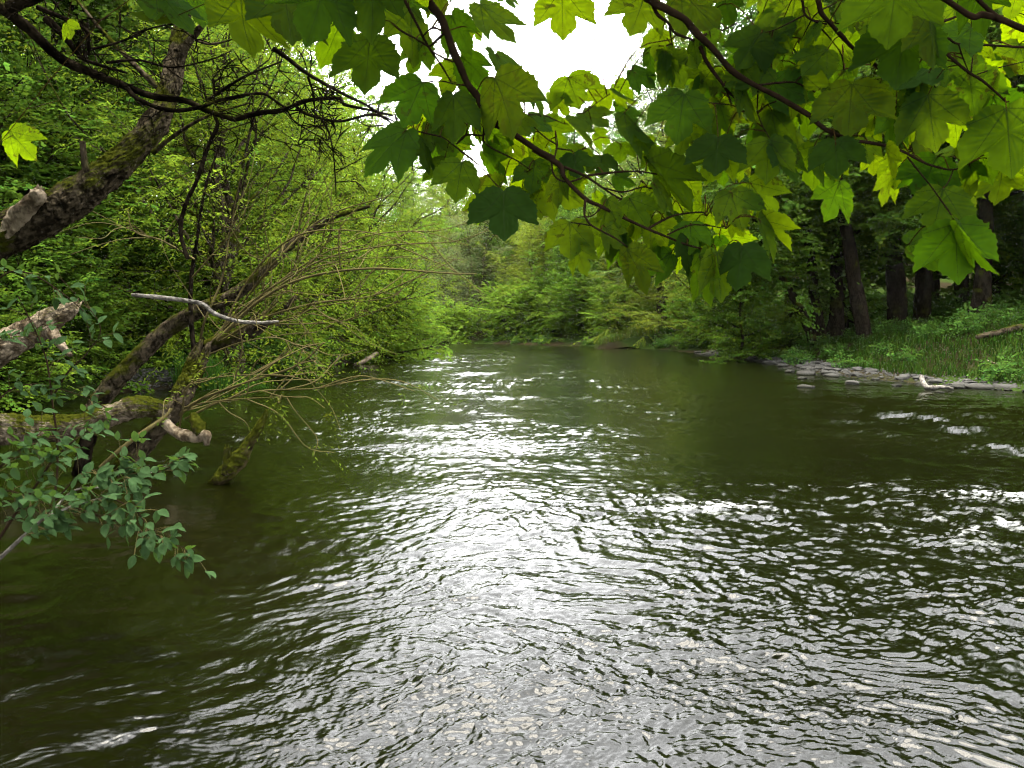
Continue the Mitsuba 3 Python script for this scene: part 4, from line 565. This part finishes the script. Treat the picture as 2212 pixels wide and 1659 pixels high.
limb('broken_log', [(-260, 880, 6.2), (-100, 800, 6.2), (0, 750, 6.2), (60, 722, 6.25), (110, 690, 6.3), (150, 668, 6.35), (165, 655, 6.4)], np.array([.145, .135, .125, .11, .095, .06, .018]), 'bark_pale', 72, .2, 7, 260, .026, .10)
limb('broken_log__snag', [(110, 715, 6.25), (128, 740, 6.2), (152, 768, 6.15)], [.055, .036, .018], 'bark_pale', 9, .2, 9)
tag('broken_log', 'pale broken bough with a torn end jutting in from the left edge', 'log')
limb('mossy_log', [(-250, 960, 7.7), (-80, 928, 7.8), (0, 925, 7.9), (90, 928, 7.95), (180, 916, 8.0), (250, 892, 8.05), (300, 880, 8.1), (340, 884, 8.15), (362, 905, 8.2)], np.array([.155, .15, .145, .135, .12, .11, .105, .09, .05]), 'bark_mossy', 76, .24, 6, 340, .028)
limb('mossy_log__root', [(195, 940, 8.0), (186, 965, 8.0), (176, 1000, 8.0), (168, 1030, 8.0), (165, 1060, 8.0)], [.07, .075, .07, .06, .05], 'bark_dark', 10, .25, 8)
limb('mossy_log__forked_end', [(350, 905, 8.2), (375, 930, 8.1), (405, 942, 8.0), (430, 944, 7.95), (446, 940, 7.9), (447, 962, 7.9)], [.06, .05, .055, .055, .05, .02], 'bark_pale', 26, .25, 9, 90, .008)
limb('mossy_log__moss_tuft', [(418, 892, 8.0), (420, 905, 7.98), (428, 920, 7.95), (436, 938, 7.93)], [.03, .055, .065, .05], 'bark_moss_thick', 12, .5, 14)
tag('mossy_log', 'moss topped log lying out over the water from the left edge', 'log')
limb('dead_trunk', [(255, 1040, 8.2), (275, 1005, 8.2), (305, 965, 8.2), (345, 918, 8.25), (385, 868, 8.3), (412, 815, 8.4), (425, 780, 8.45), (440, 745, 8.5)], np.array([.12, .115, .11, .105, .10, .105, .10, .06]), 'bark_lean', 60, .26, 6, 280, .028, .10)
limb('dead_trunk__side_branch', [(215, 1010, 7.9), (255, 975, 7.9), (300, 940, 7.95), (350, 905, 8.1), (372, 880, 8.2)], [.016, .022, .024, .022, .02], 'willow_shoot', 8, .1, 6)
tag('dead_trunk', 'slanting dead trunk standing in the water in front of the grass tuft', 'log')
limb('driftwood_snag', [(455, 1052, 7.45), (475, 1035, 7.45), (500, 1010, 7.45), (520, 985, 7.45), (540, 955, 7.45), (558, 925, 7.45), (572, 900, 7.45), (576, 885, 7.45)], np.array([.045, .07, .08, .07, .045, .04, .026, .012]), 'bark_moss_thick', 34, .4, 9, 180, .018)
limb('driftwood_snag__rotten_post', [(487, 1025, 7.4), (489, 1000, 7.4), (491, 970, 7.4)], [.04, .035, .03], 'bark_lean', 16, .5, 14, 40, .012, .08)
tag('driftwood_snag', 'moss covered driftwood snag with a rotten post sticking out of the river', 'driftwood')
limb('grey_stick', [(285, 637, 8.9), (350, 643, 8.9), (432, 655, 8.9), (460, 675, 8.9), (505, 692, 8.9), (555, 697, 8.9), (602, 694, 8.9)], [.02, .025, .024, .024, .022, .02, .014], 'bark_grey', 9, .15, 14)
tag('grey_stick', 'smooth grey dead stick hung in the willow shoots, bent in the middle', 'stick')
# willow fallen towards the river, with a thicket of arching bare shoots
limb('fallen_willow__trunk', [(195, 900, 14), (235, 840, 14), (300, 770, 14), (360, 712, 14), (430, 670, 13.8), (500, 640, 13.6), (560, 595, 13.4), (640, 520, 13.2), (720, 470, 13), (800, 445, 13)], np.array([.17, .16, .15, .14, .125, .11, .09, .06, .04, .02]), 'bark_lean', 30, .22, 5, 180, .012)
limb('fallen_willow__limb', [(430, 760, 10.5), (480, 735, 10.3), (540, 715, 10.2), (580, 690, 10.1), (640, 640, 10)], [.10, .095, .09, .06, .03], 'bark_lean', 12, .25, 7)
limb('fallen_willow__limb_001', [(425, 800, 12), (415, 720, 12), (412, 620, 12), (425, 520, 11.8), (445, 400, 11.6), (480, 300, 11.5)], [.04, .036, .032, .025, .018, .01], 'bark_dark', 9, .2, 8)
counts['fallen_willow__limb'] = 2
SH = [([(450, 745), (520, 660), (600, 560), (700, 470), (850, 420)], 10.3, .020), ([(470, 735), (560, 650), (660, 600), (800, 580), (960, 590), (1030, 592)], 9.6, .021), ([(480, 735), (560, 690), (680, 655), (800, 640), (900, 600), (985, 560)], 9.8, .016), ([(430, 770), (440, 700), (480, 600), (500, 480), (520, 380)], 10.2, .018),
      ([(450, 750), (500, 690), (600, 620), (680, 560), (720, 480), (700, 380)], 10.5, .017), ([(400, 905), (470, 870), (560, 845), (690, 838), (780, 812)], 8.3, .013), ([(365, 920), (420, 870), (520, 830), (640, 790), (700, 740)], 8.3, .02), ([(385, 940), (395, 880), (405, 835), (470, 815), (600, 810), (700, 830)], 8.2, .011), ([(395, 880), (470, 866), (600, 858), (660, 860)], 8.3, .009),
      ([(440, 750), (520, 700), (640, 700), (760, 690), (860, 650)], 9.9, .013), ([(470, 730), (540, 600), (640, 510), (780, 500), (930, 540)], 10.0, .014), ([(455, 740), (560, 640), (700, 560), (840, 530), (990, 520), (1090, 480)], 10.2, .014), ([(500, 720), (600, 650), (640, 560), (650, 460), (690, 330)], 10.6, .014), ([(440, 770), (520, 740), (600, 730), (660, 760), (700, 790)], 9.5, .010),
      ([(465, 735), (600, 610), (760, 520), (900, 500), (1010, 530)], 11, .014), ([(420, 560), (350, 520), (290, 500), (275, 450)], 11.5, .016), ([(415, 600), (450, 560), (520, 480), (545, 390)], 11.5, .014), ([(480, 730), (620, 690), (700, 660), (850, 640), (870, 590)], 10.4, .012), ([(535, 700), (580, 640), (585, 560), (570, 470), (590, 350)], 11.2, .013), ([(500, 730), (560, 690), (640, 600), (760, 560), (1000, 560)], 10.8, .012)]
sh_rng = np.random.default_rng(21); LB, LD, LL = [], [], []
for pts, d, r in SH:
    n = len(pts); q = np.array([P(u, v, d - .25 * i + sh_rng.normal(0, .12)) for i, (u, v) in enumerate(pts)])
    add(numbered('fallen_willow__shoot'), tube(q, np.linspace(r, r * .28, n), 7, 8 * n, .12, n, freq=9), 'willow_shoot', smooth=True)
ms = []
for i in range(140):
    pts, d, r = SH[sh_rng.integers(len(SH))]; n = len(pts)
    c = curve(np.array([P(u, v, d - .25 * k) for k, (u, v) in enumerate(pts)]), 40); a = sh_rng.integers(6, 31); t = unit(np.gradient(c, axis=0))[a]
    dd = unit(t * .8 + np.array([sh_rng.normal(.15, .45), sh_rng.normal(0, .6), sh_rng.normal(.05, .55)])); l = sh_rng.uniform(.35, 1.3); drop = sh_rng.uniform(-.15, .35)
    q = np.array([c[a], c[a] + dd * l * .35 + sh_rng.normal(0, .04, 3), c[a] + dd * l * .7 + sh_rng.normal(0, .06, 3) - [0, 0, drop * l * .4], c[a] + dd * l - [0, 0, drop * l]])
    ms.append(tube(q, np.linspace(.0075, .003, 4), 4, 12, cap=False))
    for k in range(3):
        LB.append(q[sh_rng.integers(1, 4)] + sh_rng.normal(0, .05, 3)); LD.append(unit(dd + sh_rng.normal(0, .5, 3))); LL.append(sh_rng.uniform(.12, .45))
add('fallen_willow__twig', cat(ms), 'willow_shoot', smooth=True); labels['fallen_willow__twig'] = {'kind': 'stuff'}
vv, ff, cc = sprays(np.array(LB), np.array(LD), np.array(LL), sh_rng, per=8, size=.042, aspect=.40, droop=.2, flat=.7, hang=.5, color=(.13, .19, .02))
add('fallen_willow__foliage', (vv, ff), 'crown_leaf', color=cc); labels['fallen_willow__foliage'] = {'kind': 'stuff'}
tag('fallen_willow', 'half fallen willow with a thicket of arching bare shoots over the left water', 'tree')
# ------------------------------------------------------------------ shrub with oval leaves at the lower left
def oval(seed):
    rng = np.random.default_rng(seed); t = np.linspace(0, 1, 9); half = .30 * np.sin(np.pi * t**.85) ** .8 * (1 - .15 * t); half[[0, -1]] = 0
    rows_ = []
    for s in (-1, -.5, 0, .5, 1): rows_.append(np.stack([half * s, t, .22 * np.abs(half * s) - .16 * t**2 + .02 * np.sin(t * 9 + seed + s)], 1))
    v = np.vstack(rows_); f = []
    for r in range(4):
        for j in range(8): a = r * 9 + j; f += [[a, a + 9, a + 10], [a, a + 10, a + 1]]
    return v, np.array(f)
OV, OVM = [], []
for i in range(5):
    v, f = oval(i); OVM.append((v, f)); OV.append(mikit.ply((v, f), 'oval_leaf', smooth=True, uv=v[:, :2].copy()))
STM = [([(-140, 1330), (0, 1205), (60, 1150), (100, 1118), (160, 1092), (232, 1073)], 3.5, 3.6, .011), ([(232, 1073), (290, 1100), (330, 1150), (380, 1175), (425, 1205)], 3.6, 3.5, .0035), ([(-60, 1260), (20, 1130), (70, 1060), (110, 1000), (150, 960), (190, 930)], 3.8, 3.9, .009), ([(100, 1120), (160, 1060), (240, 1050), (330, 1020), (400, 985)], 3.6, 4.0, .006),
       ([(122, 1130), (118, 1080), (125, 980), (112, 860), (95, 760), (40, 640)], 4.2, 4.4, .008), ([(112, 860), (150, 800), (190, 760), (215, 700), (130, 600)], 4.4, 4.5, .005), ([(-80, 700), (0, 600), (60, 590), (130, 630), (190, 680)], 4.4, 4.5, .006), ([(-100, 980), (0, 860), (70, 830), (160, 850), (230, 880)], 4.3, 4.4, .005), ([(-80, 1120), (0, 1010), (60, 960), (90, 940)], 3.9, 4.0, .006), ([(120, 1080), (180, 1020), (230, 1020), (290, 1040)], 3.7, 3.7, .004),
       ([(-60, 1080), (10, 1060), (80, 1080), (150, 1110)], 3.7, 3.7, .005), ([(160, 1095), (230, 1120), (280, 1130), (330, 1170)], 3.55, 3.5, .004), ([(-90, 820), (-20, 740), (40, 720), (110, 700)], 4.4, 4.5, .005), ([(240, 1052), (275, 1010), (300, 985)], 3.75, 3.8, .003)]
ov_rng = np.random.default_rng(31); spots = []
for i, (pts, d0, d1, r) in enumerate(STM):
    n = len(pts); q = np.array([P(u, v, d) for (u, v), d in zip(pts, np.linspace(d0, d1, n))])
    add(numbered('waterside_bush__stem'), tube(q, np.linspace(r, r * .35, n), 8, 8 * n, .15, i, freq=14), 'bark_grey' if i in (0, 3) else 'twig_dark', smooth=True)
    c = curve(q, 120); t = unit(np.gradient(c, axis=0)); L = np.linalg.norm(np.diff(c, axis=0), axis=1).sum()
    for k in range(int((L * 34 + 6) * (.45 if i in (4, 5, 6, 7, 12) else 1.1))):
        a = int(ov_rng.uniform(.18 if i else .35, 1) * 119)
        lat = unit(np.cross(t[a], ov_rng.normal(0, 1, 3) + [0, -.4, .6]))
        tw = c[a] + (lat * .6 + t[a] * .6 + np.array([0, -.2, .15])) * ov_rng.uniform(.02, .16)
        for s in (-1, 1): spots.append((tw, unit(lat * s * .9 + t[a] * .7 + np.array([0, -.15, -.25]) + ov_rng.normal(0, .3, 3)), c[a]))
petm = []
print(len(spots)); spots = [spots[k] for k in ov_rng.permutation(len(spots))]; rest = []
for k, (p, dcn, c) in enumerate(spots):
    s = ov_rng.uniform(.045, .08); yv = dcn; nv = unit(np.array([ov_rng.normal(0, .35), ov_rng.normal(-.25, .35), 1.0])); xv = unit(np.cross(yv, nv)); zv = np.cross(xv, yv)
    M = np.eye(4); M[:3, 0], M[:3, 1], M[:3, 2], M[:3, 3] = xv * s, yv * s, zv * s, p
    if k < 298: scene[numbered('waterside_bush__leaf')] = {**OV[k % 5], 'to_world': T(M)}
    else: rest.append((OVM[k % 5][0] @ M[:3, :3].T + p, OVM[k % 5][1]))
    petm.append(tube(np.array([c, (c + p) / 2 + [0, 0, .006], p + yv * .004]), [.0016, .0012, .001], 4, 6, cap=False))
if rest: add('waterside_bush__foliage', cat(rest), 'oval_leaf', smooth=True, uv=np.tile(OVM[0][0][:, :2], (len(rest), 1))); labels.update({'waterside_bush__foliage': {'kind': 'stuff'}} if rest else {})
add('waterside_bush__twig', cat(petm), 'willow_shoot', smooth=True); labels['waterside_bush__twig'] = {'kind': 'stuff'}
tag('waterside_bush', 'bush with oval blue green leaves reaching over the dark water at the lower left', 'shrub')
print('oval spots', len(spots))
# ------------------------------------------------------------------ grass, undergrowth, stones
def blades(xy, rng, hgt, wid, col, lean=.5):
    n = len(xy); z = land(xy[:, 0], xy[:, 1]); base = np.stack([xy[:, 0], xy[:, 1], z - .02], 1); az = rng.uniform(0, 6.28, n); L = hgt * rng.uniform(.5, 1.3, n)
    out = np.stack([np.cos(az), np.sin(az), 0 * az], 1); sd = np.stack([-np.sin(az), np.cos(az), 0 * az], 1) * wid; ln = rng.uniform(.05, lean, n)[:, None]
    mid = base + np.array([0, 0, .6]) * L[:, None] + out * L[:, None] * ln * .35; tip = base + np.array([0, 0, 1.0]) * L[:, None] * (1 - ln * .45) + out * L[:, None] * ln
    V = np.stack([base - sd, base + sd, mid + sd * .7, mid - sd * .7, tip], 1).reshape(-1, 3); k = np.arange(n) * 5
    f = np.concatenate([np.stack([k, k + 1, k + 2], 1), np.stack([k, k + 2, k + 3], 1), np.stack([k + 3, k + 2, k + 4], 1)])
    c = 0.34 * np.asarray(col) * np.exp(rng.normal(0, .3, (n, 1))) * (1 + rng.normal(0, .15, (n, 3)))
    return V, f, np.clip(np.repeat(c, 5, 0), .003, .6)
gr_rng = np.random.default_rng(41)
xy = np.stack([gr_rng.uniform(8.5, 34, 170000), gr_rng.uniform(13, 48, 170000)], 1); dist = xy[:, 0] - np.interp(xy[:, 1], RY, RX)
keep = (dist > np.where(xy[:, 1] < 25, .35, 1.0) + .8 * meshkit.noise(np.stack([xy[:, 0] * .8, xy[:, 1] * .8, 0 * xy[:, 0]], 1))) & (meshkit.fbm(np.stack([xy[:, 0] * .5, xy[:, 1] * .5, 0 * xy[:, 0]], 1), 3, 2) > np.where(xy[:, 1] < 27, .1, .36)) & (xy[:, 0] < xy[:, 1] * .78 + 1.5)
v, f, c = blades(xy[keep], gr_rng, .30, .013, (.060, .125, .018), 1.1); add('bank_grass', (v, f), 'grass_blade', color=c)
tag('bank_grass', 'lush green grass on the right bank', 'grass', kind='stuff')
t0 = P(395, 800, 17.5); t1 = P(505, 790, 17.8)
def tuft(key, cx, cy, n, r, h, lab):
    a = gr_rng.uniform(0, 6.28, n); q = r * np.sqrt(gr_rng.uniform(0, 1, n)); v, f, c = blades(np.stack([cx + q * np.cos(a), cy + q * np.sin(a) * .7], 1), gr_rng, h, .009, (.10, .24, .03), .6); add(key, (v, f), 'grass_blade', color=c); tag(key, lab, 'grass tuft')
tuft('grass_tuft', t0[0], 18.6, 1300, .62, .95, 'tall fresh green grass tuft on the left shore behind the dead trunk, left of it')
tuft('grass_tuft_001', t1[0], 18.9, 700, .5, .7, 'lower grass tuft on the left shore just right of the dead trunk')
ub = gr_rng.normal(0, .3, (60, 3)) * [1, 1, .25] + [0, 0, .25]
v, f, c = sprays(ub, unit(gr_rng.normal(0, 1, (60, 3)) + [0, 0, .4]), gr_rng.uniform(.25, .6, 60), gr_rng, per=9, size=.10, aspect=.7, droop=.3, flat=.3, hang=.4, color=(.08, .175, .03))
scene['kind_undergrowth'] = {'type': 'shapegroup', 'leaves': mikit.ply((v, f), 'crown_leaf', color=c)}
n_u = 0
for _ in range(4000):
    y = gr_rng.uniform(3, 78); x = gr_rng.uniform(-26, 26); dl = np.interp(y, LY, LX) - x; d_r = x - np.interp(y, RY, RX); d = max(dl, d_r)
    if not .5 < d < (26 if d_r > 0 else 14) or (d_r > 0 and y < 24 and d < 7 and gr_rng.random() < .8) or abs(x) > .72 * y + 2 or n_u >= 950 or (dl > 0 and 16.5 < y < 20 and d < 1.6): continue
    s = gr_rng.uniform(.8, 1.9) * (1 if dl > 0 or d > 9 else .55); n_u += 1
    scene[f'undergrowth__{n_u:03d}'] = {'type': 'instance', 'group': ref('kind_undergrowth'), 'to_world': T().translate([x, y, float(land(np.array([x]), np.array([y]))[0])]).rotate([0, 0, 1], gr_rng.uniform(0, 360)).scale([s, s, s * .9])}
tag('undergrowth', 'low leafy undergrowth covering the shaded banks', 'undergrowth', kind='stuff')
def stone_mesh(seed, sub=2):
    import trimesh
    rng = np.random.default_rng(seed); m = trimesh.creation.icosphere(subdivisions=sub); v = np.array(m.vertices)
    for _ in range(7):
        n = unit(rng.normal(0, 1, 3)); o = rng.uniform(.55, .85); k = v @ n; v = v - np.maximum(k - o, 0)[:, None] * n * .9
    return v * (1 + .12 * (meshkit.fbm(v * 2.5 + seed, 3, seed) - .5)[:, None]) * [1, .75, .5], np.array(m.faces)
ST = [mikit.ply(stone_mesh(i), 'rock', smooth=35) for i in range(6)]; stone_rng = np.random.default_rng(51)
def stone(x, y, z, s, lab, group=None, sq=1.0):
    key = numbered('stone'); scene[key] = {**ST[stone_rng.integers(6)], 'to_world': T().translate([x, y, z]).rotate([0, 0, 1], stone_rng.uniform(0, 360)).scale([s, s, s * sq])}; tag(key, lab, 'stone', group)
def on(u, v, z=0.0):                                  # where the line of sight of u, v meets the height z
    p = P(u, v, 10.0); k = (z - EYE[2]) / (p[2] - EYE[2]); return EYE + (p - EYE) * k
for u, v, s, lab in [(1578, 758, .55, 'smooth flat boulder at the right waterline before the dark shrubs'), (1840, 828, .30, 'flat pale stone standing alone in the shallows below the grass'), (1742, 808, .42, 'largest flat stone at the left tip of the gravel beach'), (1706, 802, .22, 'small stone at the far left end of the gravel tip'), (1732, 817, .2, 'low stone in the water in front of the flat stone of the gravel tip'), (1745, 835, .24, 'brown barely awash stone in the shallow water'), (1795, 812, .26, 'grey angular stone between the gravel tip and the grass'),
                      (2172, 838, .40, 'pale angular rock at the right edge of the shore'), (2110, 836, .45, 'dark flat slab lying at the waterline'), (2062, 836, .28, 'grey stone touching the forked driftwood'), (2030, 846, .13, 'little bluish stone in the water below the driftwood'), (1935, 832, .14, 'small wet stone in the shallows left of the driftwood'), (2050, 818, .25, 'grey stone at the foot of the grass behind the driftwood')]:
    p = on(u, v, .03); stone(p[0], p[1], .02, s, lab, None, .6)
for _ in range(230):
    y = stone_rng.uniform(15, 41); x = np.interp(y, RY, RX) + stone_rng.uniform(-.2, 1.1); s = stone_rng.uniform(.07, .24) * (1 if y < 26 else 1.2)
    stone(x, y, float(land(np.array([x]), np.array([y]))[0]) + s * .1, s, 'grey shore stone among the gravel of the right beach', 'stones of the right beach', .7)
for _ in range(26):
    y = stone_rng.uniform(16.8, 20.5); x = np.interp(y, LY, LX) - stone_rng.uniform(-.1, 1.2); s = stone_rng.uniform(.05, .16)
    stone(x, y, float(land(np.array([x]), np.array([y]))[0]) + s * .1, s, 'grey stone on the small left gravel shore', 'stones of the left shore', .6)
pb = []; base = stone_mesh(99, 1)
for k in range(2600):
    right = k % 5 < 4; y = stone_rng.uniform(13, 40) if right else stone_rng.uniform(18, 21); x = np.interp(y, RY, RX) + stone_rng.uniform(-.25, 1.3) if right else np.interp(y, LY, LX) - stone_rng.uniform(-.2, 1.0)
    s = stone_rng.uniform(.02, .07); a = stone_rng.uniform(0, 6.28); R = np.array([[math.cos(a), -math.sin(a), 0], [math.sin(a), math.cos(a), 0], [0, 0, 1]])
    pb.append((base[0] @ R.T * s + [x, y, float(land(np.array([x]), np.array([y]))[0]) + s * .1], base[1]))
add('gravel', cat(pb), 'rock'); tag('gravel', 'grey gravel along the water edges', 'gravel', kind='stuff')
# ------------------------------------------------------------------ driftwood and fallen wood along the shores
def wood(key, pts, rad, bsdf, lab, c='driftwood'):
    limb(key, pts, rad, bsdf, 9, .3, 9); tag(key, lab, c)
wood('forked_driftwood', [(1990, 812, 18.6), (1995, 828, 18.4), (2008, 838, 18.2), (2035, 836, 18.2), (2060, 840, 18.1)], [.05, .06, .06, .045, .03], 'bark_grey', 'bleached crooked driftwood at the right waterline')
wood('fallen_log', [(2110, 728, 22), (2160, 718, 22), (2212, 706, 22), (2300, 690, 22)], [.07, .10, .11, .12], 'bark_lean', 'brown fallen log in the grass at the right edge', 'log')
wood('bank_stick', [(2130, 778, 20.5), (2175, 795, 20), (2215, 812, 19.6)], [.018, .02, .02], 'bark_pale', 'thin pale stick slanting over the stones at the right edge', 'stick')
wood('shore_driftwood', [(715, 800, 29), (745, 797, 29.3), (775, 786, 29.6), (800, 772, 30), (815, 763, 30.5)], [.05, .07, .08, .09, .07], 'bark_pale', 'bleached driftwood branch lying at the left waterline', 'driftwood')
wood('shore_driftwood_001', [(810, 772, 38), (840, 768, 38), (868, 768, 38)], [.07, .09, .05], 'bark_dark', 'dark log at the left waterline behind the bleached driftwood', 'log')
wood('mooring_stake', [(685, 800, 26), (683, 775, 26), (684, 752, 26)], [.035, .04, .03], 'bark_pale', 'pale upright dead stem in the left shallows', 'stake')
wood('mooring_stake_001', [(722, 797, 28), (726, 780, 28), (735, 765, 28)], [.03, .035, .02], 'bark_pale', 'short slanting dead stem near the bleached driftwood', 'stake')
eb = grid(np.linspace(-1, 1, 26), np.linspace(-1, 1, 14), lambda x, y: .75 * np.clip(1.1 - x**4 - y**2 * .9, 0, 1) + .22 * (meshkit.fbm(np.stack([x * 3, y * 3, 0 * x], -1), 4, 3) - .5))
e = np.array([7.1, 49.4, 0.0]); add('earth_bank__mound', (eb[0] * [2.0, 1.2, 1.25] + [e[0], e[1] + .8, -.1], eb[1]), 'soil', smooth=True)
v, f, c = blades(np.stack([e[0] + gr_rng.uniform(-1.9, 1.9, 900), e[1] + .8 + gr_rng.uniform(-1, 1, 900)], 1), gr_rng, .5, .02, (.14, .2, .03), .9); v[:, 2] += .75
add('earth_bank__grass', (v, f), 'grass_blade', color=c); labels['earth_bank__grass'] = {'kind': 'stuff'}
tag('earth_bank', 'undercut brown earth clump with grass on top at the far right waterline', 'earth clump')

# ------------------------------------------------------------------ damp air between the banks
scene['air'] = {'type': 'homogeneous', 'albedo': 0.95, 'sigma_t': 0.00005}
scene['haze'] = {'type': 'cube', 'to_world': T().translate([0, 60, 25]).scale([420, 460, 27.5]), 'bsdf': {'type': 'null'}, 'interior': ref('air')}
scene['camera']['medium'] = ref('air')
tag('haze', 'faint damp haze in the air over the river', 'haze', kind='stuff')
